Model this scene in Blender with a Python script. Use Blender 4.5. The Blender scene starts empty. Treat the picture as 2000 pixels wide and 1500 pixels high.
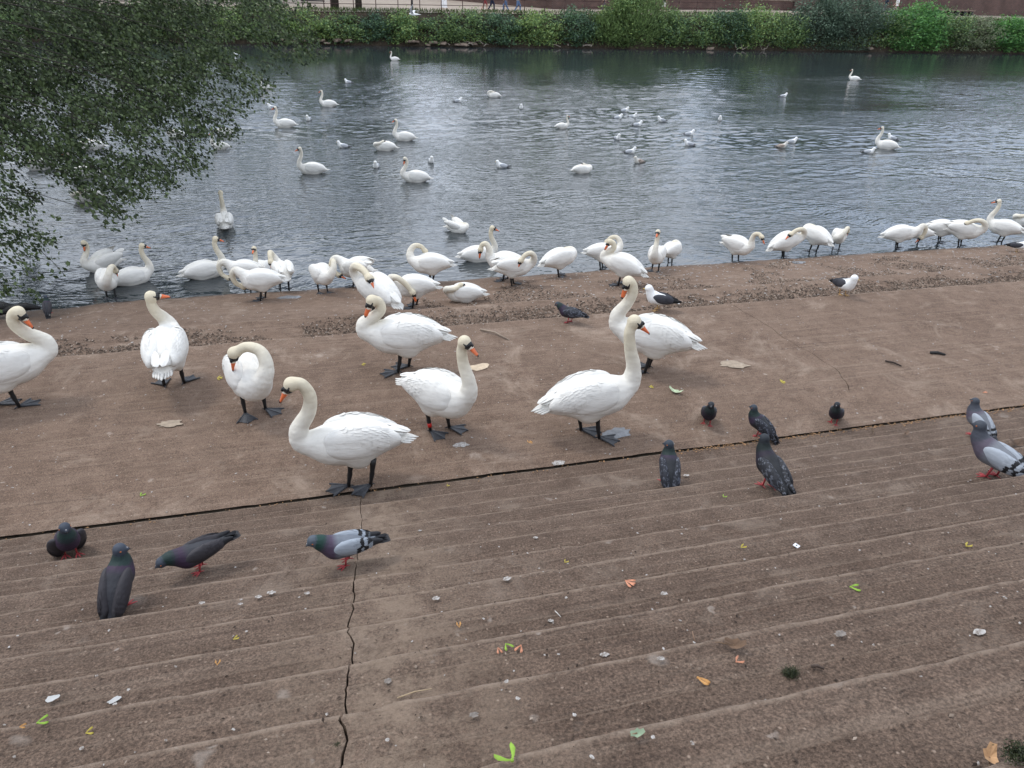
import bpy, bmesh, math, random
import numpy as np
from mathutils import Vector, Matrix, noise as mn
random.seed(7); RN = np.random.RandomState(11)
R_ = math.radians
sc = bpy.context.scene
COL = sc.collection

# ---------------------------------------------------------------- camera
FPX = 1450.0; CZ = 4.62
_a = R_(15.8); _t = R_(28.3); _r = R_(1.93)
CF = np.array([math.sin(_a)*math.cos(_t), math.cos(_a)*math.cos(_t), -math.sin(_t)])
_R0 = np.array([math.cos(_a), -math.sin(_a), 0.0]); _U0 = np.cross(_R0, CF)
CR = math.cos(_r)*_R0 + math.sin(_r)*_U0
CU = -math.sin(_r)*_R0 + math.cos(_r)*_U0
cam = bpy.data.cameras.new('camera'); camo = bpy.data.objects.new('camera', cam); COL.objects.link(camo)
cam.sensor_width = 36.0; cam.lens = FPX/2000*36.0; cam.clip_start = 0.05; cam.clip_end = 2000
camo.matrix_world = Matrix(((CR[0], CU[0], -CF[0], 0), (CR[1], CU[1], -CF[1], 0), (CR[2], CU[2], -CF[2], CZ), (0, 0, 0, 1)))
sc.camera = camo

# ---------------------------------------------------------------- world: bright thin overcast
w = bpy.data.worlds.new('World'); sc.world = w; w.use_nodes = True
nt = w.node_tree; nt.nodes.clear(); L = nt.links.new
out = nt.nodes.new('ShaderNodeOutputWorld'); bg = nt.nodes.new('ShaderNodeBackground')
sky = nt.nodes.new('ShaderNodeTexSky'); sky.sky_type = 'NISHITA'; sky.sun_disc = False
sky.sun_elevation = R_(58); sky.sun_rotation = R_(-50); sky.air_density = 1.0; sky.dust_density = 1.5
tc = nt.nodes.new('ShaderNodeTexCoord')
n1 = nt.nodes.new('ShaderNodeTexNoise'); n1.inputs['Scale'].default_value = 2.6; n1.inputs['Detail'].default_value = 6
mp = nt.nodes.new('ShaderNodeMapping'); mp.inputs['Scale'].default_value = (1, 1, 2.6)
L(tc.outputs['Generated'], mp.inputs['Vector']); L(mp.outputs['Vector'], n1.inputs['Vector'])
cr = nt.nodes.new('ShaderNodeValToRGB')
cr.color_ramp.elements[0].position = 0.34; cr.color_ramp.elements[0].color = (10.2, 12.6, 16.8, 1)
cr.color_ramp.elements[1].position = 0.60; cr.color_ramp.elements[1].color = (22.5, 23.4, 25.0, 1)
L(n1.outputs['Fac'], cr.inputs['Fac'])
mx = nt.nodes.new('ShaderNodeMix'); mx.data_type = 'RGBA'; mx.inputs['Factor'].default_value = 0.8
L(sky.outputs['Color'], mx.inputs['A']); L(cr.outputs['Color'], mx.inputs['B'])
L(mx.outputs['Result'], bg.inputs['Color']); bg.inputs['Strength'].default_value = 0.1
L(bg.outputs['Background'], out.inputs['Surface'])
# sun: veiled, high, from the upper left beyond the river
sd = bpy.data.lights.new('sun', 'SUN'); so = bpy.data.objects.new('sun', sd); COL.objects.link(so)
sd.energy = 1.5; sd.angle = R_(12); sd.color = (1.0, 0.96, 0.9)
_az, _el = R_(-50), R_(58)
sv = Vector((math.sin(_az)*math.cos(_el), math.cos(_az)*math.cos(_el), math.sin(_el)))
so.rotation_euler = sv.to_track_quat('Z', 'Y').to_euler(); so.location = (0, 0, 30)
sc.view_settings.view_transform = 'Standard'; sc.view_settings.look = 'None'
sc.view_settings.exposure = -0.08; sc.view_settings.gamma = 1.0; sc.view_settings.use_curve_mapping = False

# ---------------------------------------------------------------- places in the world
def ray(px, py): return CF + CR*(px-1000)/FPX + CU*(750-py)/FPX
def on_z(px, py, z):
    d = ray(px, py); t = (z-CZ)/d[2]; return Vector((d[0]*t, d[1]*t, z))
def on_y(px, py, y):
    d = ray(px, py); t = y/d[1]; return Vector((d[0]*t, y, CZ+d[2]*t))
NY = [0.25, 0.56, 0.883, 1.191, 1.48, 1.774, 2.065, 2.364, 2.673, 2.989, 3.297, 3.617, 3.973, 4.278, 6.939, 8.461, 12.1]
NZ = [3.66, 3.49, 3.32, 3.15, 2.98, 2.81, 2.64, 2.47, 2.30, 2.13, 1.96, 1.79, 1.62, 1.50, 1.50, 1.07, 0.62]
def zprof(y):
    for a, z in zip(NY, NZ):
        if y <= a:
            if 0.3 < a < 4: return z + 0.045*min(1, max(0, (a-y)/0.305))
            if z == 0.62: return 0.62 - (y-8.461)/(12.1-8.461)*0.575
            return z
    return 0.045 - (y-12.1)*0.6
def ground(px, py):
    d = ray(px, py); t = 1.0
    while t < 60:
        if CZ+d[2]*t <= zprof(d[1]*t): break
        t += 0.01
    if d[1]*t > 12.15: return on_z(px, py, -0.02)
    z = zprof(d[1]*t - 1e-4); t2 = (z-CZ)/d[2]
    if abs(t2-t) > 0.1: z = zprof(d[1]*t+0.02); t2 = (z-CZ)/d[2]
    return Vector((d[0]*t2, d[1]*t2, z))

# ---------------------------------------------------------------- materials
def mat(name, rough=0.8, spec=0.3):
    m = bpy.data.materials.new(name); m.use_nodes = True
    b = m.node_tree.nodes['Principled BSDF']; b.inputs['Roughness'].default_value = rough
    b.inputs['Specular IOR Level'].default_value = spec
    return m, m.node_tree, b
class G:
    def __init__(s, nt): s.nt = nt; s.tc = None
    def n(s, t, **k):
        q = s.nt.nodes.new(t)
        for a, v in k.items():
            if a.startswith('i_'):
                q.inputs[a[2:].replace('_', ' ')].default_value = v
            else: setattr(q, a, v)
        return q
    def l(s, a, b): s.nt.links.new(a, b)
    def obj(s):
        if not s.tc: s.tc = s.n('ShaderNodeTexCoord')
        return s.tc.outputs['Object']
    def noise(s, scale, detail=4, rough=0.6, vec=None, stretch=None, dist=0):
        q = s.n('ShaderNodeTexNoise'); q.inputs['Scale'].default_value = scale; q.inputs['Detail'].default_value = detail
        q.inputs['Roughness'].default_value = rough; q.inputs['Distortion'].default_value = dist
        v = vec or s.obj()
        if stretch:
            m = s.n('ShaderNodeMapping'); m.inputs['Scale'].default_value = stretch; s.l(v, m.inputs['Vector']); v = m.outputs['Vector']
        s.l(v, q.inputs['Vector']); return q.outputs['Fac']
    def ramp(s, fac, *stops):
        r = s.n('ShaderNodeValToRGB'); e = r.color_ramp.elements
        while len(e) < len(stops): e.new(0.5)
        for i, (p, c) in enumerate(stops):
            e[i].position = p; e[i].color = (c, c, c, 1) if not isinstance(c, tuple) else (*c, 1)
        s.l(fac, r.inputs['Fac']); return r.outputs['Color']
    def mix(s, fac, a, b, mode='MIX'):
        m = s.n('ShaderNodeMix', data_type='RGBA', blend_type=mode)
        for v, k in ((fac, 'Factor'), (a, 'A'), (b, 'B')):
            if isinstance(v, (int, float)): m.inputs[k].default_value = v
            elif isinstance(v, tuple): m.inputs[k].default_value = (*v, 1)
            else: s.l(v, m.inputs[k])
        return m.outputs['Result']
    def math(s, op, a, b=0.0):
        m = s.n('ShaderNodeMath', operation=op)
        for i, v in enumerate((a, b)):
            if isinstance(v, (int, float)): m.inputs[i].default_value = v
            else: s.l(v, m.inputs[i])
        return m.outputs[0]
    def bump(s, h, strength, dist, prev=None):
        b = s.n('ShaderNodeBump'); b.inputs['Strength'].default_value = strength; b.inputs['Distance'].default_value = dist
        s.l(h, b.inputs['Height'])
        if prev: s.l(prev, b.inputs['Normal'])
        return b.outputs['Normal']

def plain(name, col, rough=0.7, var=0.25, scale=8, bump=0.0, spec=0.3, bscale=60, bdist=0.01):
    m, nt, b = mat(name, rough, spec); g = G(nt)
    f = g.noise(scale, 5)
    lo = tuple(c*(1-var) for c in col); hi = tuple(min(1, c*(1+var)) for c in col)
    g.l(g.ramp(f, (0.3, lo), (0.7, hi)), b.inputs['Base Color'])
    if bump: g.l(g.bump(g.noise(bscale, 4), bump, bdist), b.inputs['Normal'])
    return m

def concrete(name, tint, grain):
    m, nt, b = mat(name, 0.88, 0.22); g = G(nt)
    big = g.noise(0.9, 5, 0.65)
    mid = g.noise(7, 6, 0.7)
    fine = g.noise(130, 3, 0.75)
    c = g.ramp(big, (0.28, (0.1101, 0.0722, 0.0528)), (0.5, (0.1591, 0.1099, 0.0832)), (0.72, (0.1935, 0.1410, 0.1104)))
    c = g.mix(0.55, c, g.ramp(mid, (0.3, (0.0860, 0.0582, 0.0440)), (0.7, (0.2322, 0.1681, 0.1320))))
    # streaks running along the steps
    st = g.noise(2.2, 5, 0.6, stretch=(0.35, 14, 1))
    c = g.mix(g.math('MULTIPLY', g.ramp(st, (0.52, 0.0), (0.7, 1.0)), 0.4), c, (0.2666, 0.2050, 0.1640))
    st2 = g.noise(3.1, 5, 0.6, stretch=(0.3, 17, 1))
    c = g.mix(g.math('MULTIPLY', g.ramp(st2, (0.55, 0.0), (0.7, 1.0)), 0.45), c, (0.0817, 0.0558, 0.0448))
    # grain: dark pits and pale aggregate
    c = g.mix(grain, c, g.ramp(fine, (0.28, 0.15), (0.5, 0.92), (0.72, 1.9)), 'MULTIPLY')
    v = g.n('ShaderNodeTexVoronoi'); v.inputs['Scale'].default_value = 70; g.l(g.obj(), v.inputs['Vector'])
    sel = g.ramp(v.outputs['Color'], (0.80, 0.0), (0.86, 1.0))
    spot = g.math('MULTIPLY', g.ramp(v.outputs['Distance'], (0.16, 1.0), (0.32, 0.0)), sel)
    c = g.mix(spot, c, (0.3612, 0.2788, 0.2240))
    dp = g.n('ShaderNodeTexVoronoi'); dp.inputs['Scale'].default_value = 45; g.l(g.obj(), dp.inputs['Vector'])
    dsel = g.math('MULTIPLY', g.ramp(dp.outputs['Distance'], (0.14, 1.0), (0.3, 0.0)), g.ramp(dp.outputs['Color'], (0.78, 0.0), (0.84, 1.0)))
    c = g.mix(g.math('MULTIPLY', dsel, 0.7), c, (0.0430, 0.0295, 0.0240))
    # old droppings: soft pale blotches with a shape of their own
    vv = g.n('ShaderNodeVectorMath', operation='ADD')
    nz = g.n('ShaderNodeTexNoise'); nz.inputs['Scale'].default_value = 14; g.l(g.obj(), nz.inputs['Vector'])
    sv_ = g.n('ShaderNodeVectorMath', operation='SCALE'); sv_.inputs['Scale'].default_value = 0.09; g.l(nz.outputs['Color'], sv_.inputs[0])
    g.l(g.obj(), vv.inputs[0]); g.l(sv_.outputs[0], vv.inputs[1])
    for sc_, r0, r1, t0, amt in ((2.6, 0.07, 0.16, 0.80, 0.55), (7.5, 0.08, 0.2, 0.80, 0.7), (19, 0.10, 0.22, 0.84, 0.9)):
        w_ = g.n('ShaderNodeTexVoronoi'); w_.inputs['Scale'].default_value = sc_; g.l(vv.outputs[0], w_.inputs['Vector'])
        k = g.math('MULTIPLY', g.ramp(w_.outputs['Distance'], (r0, 1.0), (r1, 0.0)), g.ramp(w_.outputs['Color'], (t0, 0.0), (t0+0.03, 1.0)))
        k = g.math('MULTIPLY', k, g.math('MULTIPLY', g.ramp(mid, (0.35, 0.2), (0.6, 1.0)), amt))
        c = g.mix(k, c, (0.3956, 0.3444, 0.3080))
    lt = g.noise(1.7, 6, 0.75, dist=0.6)
    c = g.mix(g.math('MULTIPLY', g.ramp(lt, (0.54, 0.0), (0.70, 1.0)), 0.6), c, (0.3182, 0.2542, 0.2096))
    # worn arris of each step / painted-on repair by the crack
    at = g.n('ShaderNodeAttribute', attribute_name='wear')
    at2 = g.n('ShaderNodeSeparateColor'); g.l(at.outputs['Color'], at2.inputs[0])
    wearn = g.math('MULTIPLY', at2.outputs[0], g.ramp(g.noise(16, 5, 0.8), (0.36, 0.05), (0.56, 1.0)))
    c = g.mix(wearn, c, (0.3096, 0.2394, 0.1920))
    rep = g.math('MULTIPLY', at2.outputs[1], g.ramp(g.noise(9, 6, 0.8), (0.42, 0.1), (0.56, 1.0)))
    c = g.mix(g.math('MULTIPLY', rep, 0.65), c, (0.3354, 0.2583, 0.2000))
    wet = at2.outputs[2]
    c = g.mix(wet, c, g.mix(1.0, c, (0.32, 0.30, 0.28), 'MULTIPLY'))
    c = g.mix(1.0, c, tint, 'MULTIPLY')
    g.l(c, b.inputs['Base Color'])
    g.l(g.mix(wet, (0.88,)*3, (0.35,)*3), b.inputs['Roughness'])
    nb = g.bump(mid, 0.5, 0.012)
    nb = g.bump(g.noise(45, 4, 0.75), 0.95, 0.012, nb)
    nb = g.bump(fine, 0.9, 0.004, nb)
    nb = g.bump(g.noise(2.2, 5, 0.6, stretch=(0.35, 20, 1)), 0.5, 0.01, nb)
    g.l(nb, b.inputs['Normal'])
    return m
M = {}
M['concrete'] = concrete('coarse_step_concrete', (0.765, 0.745, 0.71), 0.82)
M['concrete_smooth'] = concrete('smooth_platform_concrete', (1.09, 1.055, 0.99), 0.7)

def water_mat():
    m, nt, b = mat('river_water', 0.04, 0.5); g = G(nt)
    b.inputs['Base Color'].default_value = (0.030, 0.037, 0.041, 1); b.inputs['IOR'].default_value = 1.72
    patch = g.noise(0.06, 3, 0.5, stretch=(0.5, 1.3, 1))
    patch = g.ramp(patch, (0.40, 0.2), (0.54, 1.0))
    sep = g.n('ShaderNodeSeparateXYZ'); g.l(g.obj(), sep.inputs[0])
    # wind dies away in the lee of the far bank and at the quay
    yf = g.ramp(g.math('MULTIPLY', sep.outputs['Y'], 1/70), (0.15, 0.55), (0.22, 0.9), (0.42, 1.0), (0.55, 0.85), (0.66, 0.30), (0.9, 0.05))
    k = g.math('MULTIPLY', patch, yf)
    warp = g.n('ShaderNodeTexNoise'); warp.inputs['Scale'].default_value = 0.25; g.l(g.obj(), warp.inputs['Vector'])
    wv = g.n('ShaderNodeVectorMath', operation='SCALE'); wv.inputs['Scale'].default_value = 2.0; g.l(warp.outputs['Color'], wv.inputs[0])
    av = g.n('ShaderNodeVectorMath', operation='ADD'); g.l(g.obj(), av.inputs[0]); g.l(wv.outputs[0], av.inputs[1])
    h1 = g.noise(2.7, 2, 0.5, vec=av.outputs[0], stretch=(0.45, 1.3, 1))
    h0 = g.noise(1.15, 2, 0.5, vec=av.outputs[0], stretch=(0.4, 1.3, 1))
    h0 = g.math('MULTIPLY', h0, g.ramp(g.math('MULTIPLY', sep.outputs['Y'], 1/70), (0.2, 0.0), (0.45, 1.0)))
    h2 = g.noise(7.5, 2, 0.5, vec=av.outputs[0], stretch=(0.45, 1.3, 1))
    h = g.math('ADD', g.math('MULTIPLY', h1, 0.6), h2)
    h = g.math('MULTIPLY', h, k)
    slow = g.noise(0.8, 2, 0.5, stretch=(0.5, 1, 1))
    h = g.math('ADD', h, g.math('MULTIPLY', slow, 0.10))
    nb = g.n('ShaderNodeBump'); nb.inputs['Strength'].default_value = 1.0; nb.inputs['Distance'].default_value = 0.035
    g.l(h, nb.inputs['Height']); g.l(nb.outputs['Normal'], b.inputs['Normal'])
    return m
M['water'] = water_mat()

def leafmat(name, lo, hi, rough=0.55, trans=0.25, spec=0.35):
    m, nt, b = mat(name, rough, spec); g = G(nt)
    ge = g.n('ShaderNodeNewGeometry')
    f = g.math('ADD', g.math('MULTIPLY', ge.outputs['Random Per Island'], 0.6), g.math('MULTIPLY', g.noise(0.9, 4), 0.4))
    mid = tuple((a+b_)/2*0.92 for a, b_ in zip(lo, hi))
    c = g.ramp(f, (0.2, lo), (0.5, mid), (0.82, hi))
    g.l(c, b.inputs['Base Color'])
    tr = g.n('ShaderNodeBsdfTranslucent'); g.l(c, tr.inputs['Color'])
    ms = g.n('ShaderNodeMixShader'); ms.inputs[0].default_value = trans
    g.l(b.outputs[0], ms.inputs[1]); g.l(tr.outputs[0], ms.inputs[2])
    g.l(ms.outputs[0], nt.nodes['Material Output'].inputs['Surface'])
    return m

def bird_mat(name, rough=0.75, fsc=26, bs=0.25, spec=0.2, sheen=0.0, bd=0.01):
    m, nt, b = mat(name, rough, spec); g = G(nt)
    at = g.n('ShaderNodeAttribute', attribute_name='Col')
    c = g.mix(0.35, at.outputs['Color'], g.ramp(g.noise(fsc*0.6, 5, stretch=(0.6, 1.3, 1.3)), (0.3, 0.78), (0.65, 1.06)), 'MULTIPLY')
    g.l(c, b.inputs['Base Color'])
    v = g.n('ShaderNodeTexVoronoi', feature='SMOOTH_F1'); v.inputs['Scale'].default_value = fsc
    mp = g.n('ShaderNodeMapping'); mp.inputs['Scale'].default_value = (0.45, 1.1, 1.1); g.l(g.obj(), mp.inputs['Vector']); g.l(mp.outputs[0], v.inputs['Vector'])
    nb = g.bump(v.outputs['Distance'], bs, bd)
    nb = g.bump(g.noise(fsc*3, 4, stretch=(0.3, 1.4, 1.4)), bs, bd*0.6, nb)
    g.l(nb, b.inputs['Normal'])
    if sheen: b.inputs['Sheen Weight'].default_value = sheen
    return m
M['swan'] = bird_mat('swan_plumage', 0.85, 24, 0.4, 0.1, 0.0, 0.012)
M['pigeon'] = bird_mat('pigeon_plumage', 0.62, 75, 0.5, 0.3, 0, 0.004)
M['gull'] = bird_mat('gull_plumage', 0.75, 40, 0.2, 0.2, 0, 0.005)
M['orange'] = plain('orange_bill', (0.60, 0.135, 0.045), 0.42, 0.2, 30, spec=0.4)
M['dull_orange'] = plain('dull_pink_bill', (0.42, 0.16, 0.10), 0.45, 0.2, 30, spec=0.4)
M['black'] = plain('black_skin', (0.012, 0.012, 0.013), 0.45, 0.2, 30, spec=0.4)
M['web'] = plain('black_webbed_skin', (0.035, 0.037, 0.043), 0.5, 0.35, 40, 0.4, 0.4, 120, 0.004)
M['redleg'] = plain('red_leg_skin', (0.36, 0.05, 0.055), 0.55, 0.25, 80)
M['ring'] = plain('red_ring', (0.5, 0.02, 0.015), 0.4, 0.1, 30)
M['paleleg'] = plain('pale_yellow_leg_skin', (0.45, 0.28, 0.12), 0.55, 0.2, 80)
M['yellow'] = plain('yellow_bill', (0.62, 0.42, 0.06), 0.45, 0.15, 80)
M['bonewhite'] = plain('pale_cere', (0.62, 0.58, 0.55), 0.6, 0.15, 80)
M['darkbill'] = plain('dark_bill', (0.03, 0.027, 0.027), 0.5, 0.2, 80)
M['bark'] = plain('bark', (0.045, 0.038, 0.03), 0.9, 0.4, 5, 0.8, bscale=12, bdist=0.05)
M['twig'] = plain('twig_bark', (0.03, 0.026, 0.021), 0.85, 0.3, 12)
M['iron'] = plain('rusty_brown_iron', (0.06, 0.032, 0.028), 0.7, 0.3, 6)
M['brick'] = None
M['stone'] = plain('river_stone', (0.21, 0.16, 0.125), 0.85, 0.4, 2.5, 0.7, bscale=9, bdist=0.05)
M['soil'] = plain('bank_soil', (0.05, 0.038, 0.026), 0.95, 0.4, 1.5, 0.8, bscale=5, bdist=0.2)
M['path'] = plain('pale_gravel_path', (0.33, 0.275, 0.225), 0.9, 0.12, 1.0, 0.3, bscale=10, bdist=0.02)
M['grass'] = leafmat('bank_grass', (0.03, 0.055, 0.014), (0.11, 0.15, 0.04), 0.7)
M['litter'] = None

# ---------------------------------------------------------------- mesh helpers
def link(o): COL.objects.link(o); return o
def tag(o, label=None, cat=None, group=None, kind=None):
    if label: o['label'] = label
    if cat: o['category'] = cat
    if group: o['group'] = group
    if kind: o['kind'] = kind
    return o
def np_mesh(name, V, F, m=None, smooth=True, col=None):
    me = bpy.data.meshes.new(name)
    V = np.asarray(V, dtype=np.float32); F = np.asarray(F, dtype=np.int32)
    k = F.shape[1]; n = len(F)
    me.vertices.add(len(V)); me.vertices.foreach_set('co', V.ravel())
    me.loops.add(n*k); me.loops.foreach_set('vertex_index', F.ravel())
    me.polygons.add(n); me.polygons.foreach_set('loop_start', np.arange(0, n*k, k, dtype=np.int32))
    me.polygons.foreach_set('loop_total', np.full(n, k, dtype=np.int32))
    if smooth: me.polygons.foreach_set('use_smooth', np.ones(n, dtype=bool))
    me.update(calc_edges=True)
    if col is not None:
        a = me.color_attributes.new('Col', 'FLOAT_COLOR', 'POINT')
        c = np.ones((len(V), 4), dtype=np.float32); c[:, :3] = col; a.data.foreach_set('color', c.ravel())
    if m: me.materials.append(m)
    return me
def ob(name, me, parent=None, loc=None):
    o = bpy.data.objects.new(name, me); COL.objects.link(o)
    if parent: o.parent = parent
    if loc is not None: o.location = loc
    return o
class MB:
    """collects polygons into one mesh"""
    def __init__(s): s.v = []; s.f = []; s.c = []
    def tube(s, pts, rad, n=8, col=None, flat=None, cap=True):
        pts = [Vector(p) for p in pts]; base = len(s.v)
        if not hasattr(rad, '__len__'): rad = [rad]*len(pts)
        up = None
        for i, p in enumerate(pts):
            t = (pts[min(i+1, len(pts)-1)] - pts[max(i-1, 0)]).normalized()
            if up is None: up = Vector((0, 0, 1)) if abs(t.z) < 0.9 else Vector((0, 1, 0))
            sd_ = t.cross(up)
            if sd_.length < 1e-4: sd_ = t.cross(Vector((1, 0, 0)))
            sd_.normalize(); up = sd_.cross(t).normalized()
            r = rad[i]; rx, ry = (r if isinstance(r, tuple) else (r, r))
            for k in range(n):
                a = 2*math.pi*k/n
                s.v.append(p + sd_*math.cos(a)*rx + up*math.sin(a)*ry)
        for i in range(len(pts)-1):
            for k in range(n):
                a = base+i*n+k; b = base+i*n+(k+1) % n
                s.f.append((a, b, b+n, a+n))
        if cap:
            s.f.append(tuple(base+k for k in range(n))[::-1]); e = base+(len(pts)-1)*n
            s.f.append(tuple(e+k for k in range(n)))
        return s
    def box(s, c, d, rz=0):
        c = Vector(c); b = len(s.v); m = Matrix.Rotation(rz, 3, 'Z')
        for x in (-1, 1):
            for y in (-1, 1):
                for z in (-1, 1):
                    s.v.append(c + m @ Vector((x*d[0]/2, y*d[1]/2, z*d[2]/2)))
        for f in ((0, 1, 3, 2), (4, 6, 7, 5), (0, 4, 5, 1), (2, 3, 7, 6), (0, 2, 6, 4), (1, 5, 7, 3)):
            s.f.append(tuple(b+i for i in f))
        return s
    def poly(s, vs, fs):
        b = len(s.v); s.v += [Vector(v) for v in vs]; s.f += [tuple(b+i for i in f) for f in fs]; return s
    def mesh(s, name, m=None, smooth=True, col=None):
        me = bpy.data.meshes.new(name); me.from_pydata([tuple(v) for v in s.v], [], s.f)
        if smooth: me.polygons.foreach_set('use_smooth', [True]*len(s.f))
        if m: me.materials.append(m)
        if col is not None:
            a = me.color_attributes.new('Col', 'FLOAT_COLOR', 'POINT')
            c = np.ones((len(s.v), 4), dtype=np.float32)
            c[:, :3] = col(np.array([tuple(v) for v in s.v])) if callable(col) else col
            a.data.foreach_set('color', c.ravel())
        return me
    def build(s, name, m, parent=None, smooth=True, col=None): return ob(name, s.mesh(name, m, smooth, col), parent)

# signed distance modelling --------------------------------------------------
def smin(a, b, k):
    h = np.clip(0.5+0.5*(b-a)/k, 0, 1); return b*(1-h)+a*h - k*h*(1-h)
def ell(P, c, r, ry=0.0, rz=0.0, rx=0.0):
    q = P-np.array(c)
    if rx:
        cc, s_ = math.cos(rx), math.sin(rx); q = np.stack([q[:, 0], cc*q[:, 1]+s_*q[:, 2], -s_*q[:, 1]+cc*q[:, 2]], 1)
    if rz:
        cc, s_ = math.cos(rz), math.sin(rz); q = np.stack([cc*q[:, 0]+s_*q[:, 1], -s_*q[:, 0]+cc*q[:, 1], q[:, 2]], 1)
    if ry:   # ry > 0 lifts the front (+x) end
        cc, s_ = math.cos(ry), math.sin(ry); q = np.stack([cc*q[:, 0]+s_*q[:, 2], q[:, 1], -s_*q[:, 0]+cc*q[:, 2]], 1)
    r = np.array(r); k0 = np.linalg.norm(q/r, axis=1); k1 = np.linalg.norm(q/(r*r), axis=1)+1e-9
    return k0*(k0-1)/k1
def cone(P, a, b, ra, rb):
    a = np.array(a); b = np.array(b); ab = b-a
    t = np.clip(((P-a)@ab)/(ab@ab+1e-12), 0, 1)
    return np.linalg.norm(P-a-t[:, None]*ab, axis=1) - (ra+(rb-ra)*t)
def catmull(pts, n):
    P = [np.array(p, float) for p in pts]; P = [2*P[0]-P[1]]+P+[2*P[-1]-P[-2]]; o = []
    m = len(P)-3
    for i in range(n+1):
        u = i/n*m; k = min(int(u), m-1); t = u-k; a, b, c, d = P[k:k+4]
        o.append(0.5*((2*b)+(-a+c)*t+(2*a-5*b+4*c-d)*t*t+(-a+3*b-3*c+d)*t**3))
    return o
def surfnet(fn, lo, hi, res):
    lo = np.array(lo, float); n = np.ceil((np.array(hi)-lo)/res).astype(int)+1
    ax = [lo[i]+res*np.arange(n[i]) for i in range(3)]
    X, Y, Z = np.meshgrid(*ax, indexing='ij'); P = np.stack([X.ravel(), Y.ravel(), Z.ravel()], 1)
    V = fn(P).reshape(n); S = V < 0
    c = [S[i:n[0]-1+i, j:n[1]-1+j, k:n[2]-1+k] for i in (0, 1) for j in (0, 1) for k in (0, 1)]
    s = sum(x.astype(int) for x in c); act = (s > 0) & (s < 8)
    I = np.argwhere(act); idx = -np.ones(act.shape, int); idx[act] = np.arange(len(I))
    acc = np.zeros((len(I), 3)); cnt = np.zeros(len(I))
    corners = [(i, j, k) for i in (0, 1) for j in (0, 1) for k in (0, 1)]
    for a in corners:
        for d in range(3):
            if a[d]: continue
            b = list(a); b[d] = 1; b = tuple(b)
            va = V[I[:, 0]+a[0], I[:, 1]+a[1], I[:, 2]+a[2]]; vb = V[I[:, 0]+b[0], I[:, 1]+b[1], I[:, 2]+b[2]]
            mk = (va < 0) != (vb < 0); t = np.where(mk, va/(va-vb+1e-20), 0)
            p = np.array(a)[None, :]+t[:, None]*(np.array(b)-np.array(a))[None, :]
            acc += p*mk[:, None]; cnt += mk
    verts = lo+res*(I+acc/cnt[:, None])
    faces = []
    for d in range(3):
        sl0 = [slice(None)]*3; sl1 = [slice(None)]*3; sl0[d] = slice(0, -1); sl1[d] = slice(1, None)
        A = S[tuple(sl0)]; B = S[tuple(sl1)]; E = np.argwhere(A != B)
        u, v = (d+1) % 3, (d+2) % 3
        E = E[(E[:, u] > 0) & (E[:, v] > 0) & (E[:, u] < n[u]-1) & (E[:, v] < n[v]-1)]
        a = A[E[:, 0], E[:, 1], E[:, 2]]
        def g(du, dv):
            q = E.copy(); q[:, u] -= du; q[:, v] -= dv; return idx[q[:, 0], q[:, 1], q[:, 2]]
        q = np.stack([g(1, 1), g(0, 1), g(0, 0), g(1, 0)], 1)
        q[~a] = q[~a][:, ::-1]; faces.append(q)
    return verts, np.concatenate(faces)

def blade(mb, p, d, nrm, ln, wd, th=0.004, bend=0.0):
    """a feather: long flat vane with a rounded end, slightly domed"""
    p = Vector(p); d = Vector(d).normalized(); nrm = Vector(nrm); s_ = d.cross(nrm).normalized(); nrm = s_.cross(d).normalized()
    prof = [(0, .35), (.35, .9), (.7, 1.0), (.9, .7), (1.0, .12)]; vs = []
    for t, q in prof:
        c = p + d*ln*t - nrm*bend*t*t
        vs += [c+s_*wd/2*q, c+nrm*th, c-s_*wd/2*q, c-nrm*th*0.3]
    fs = []
    for i in range(len(prof)-1):
        for k in range(4): a = i*4+k; b = i*4+(k+1) % 4; fs.append((a, b, b+4, a+4))
    fs += [(3, 2, 1, 0), tuple(len(vs)-4+k for k in range(4))]
    mb.poly(vs, fs)
# ---------------------------------------------------------------- the quay: steps, platform, slabs
CRK = [(708, 955), (703, 985), (707, 1015), (702, 1040), (694, 1115), (690, 1150), (688, 1185), (680, 1218), (690, 1270), (683, 1300), (677, 1335), (672, 1375), (665, 1400), (681, 1440), (668, 1475), (660, 1502), (652, 1560)]
_c = [ground(*p) for p in CRK]
_c = sorted([(p.y, p.x) for p in _c]); CY = [a for a, b in _c]; CX = [b for a, b in _c]
CRK2 = [(1425, 590), (1455, 612), (1500, 636), (1540, 668), (1590, 692), (1640, 728), (1655, 752), (1668, 788), (1700, 830), (1720, 842)]
_c = sorted([(on_z(px, py, 1.5).y, on_z(px, py, 1.5).x) for px, py in CRK2]); CY2 = [a for a, b in _c]; CX2 = [b for a, b in _c]
def crack_x(y): return float(np.interp(y, CY, CX)) + 0.012*mn.noise(Vector((y*22, 3.1, 0))) + 0.006*mn.noise(Vector((y*70, 1.1, 0)))
def crack2_x(y): return float(np.interp(y, CY2, CX2)) + 0.04*mn.noise(Vector((y*6, 9.1, 0))) + 0.02*mn.noise(Vector((y*21, 5.1, 0)))
def nz_(x, y, s, k=0.0): return mn.noise(Vector((x*s, y*s, k)))

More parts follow.
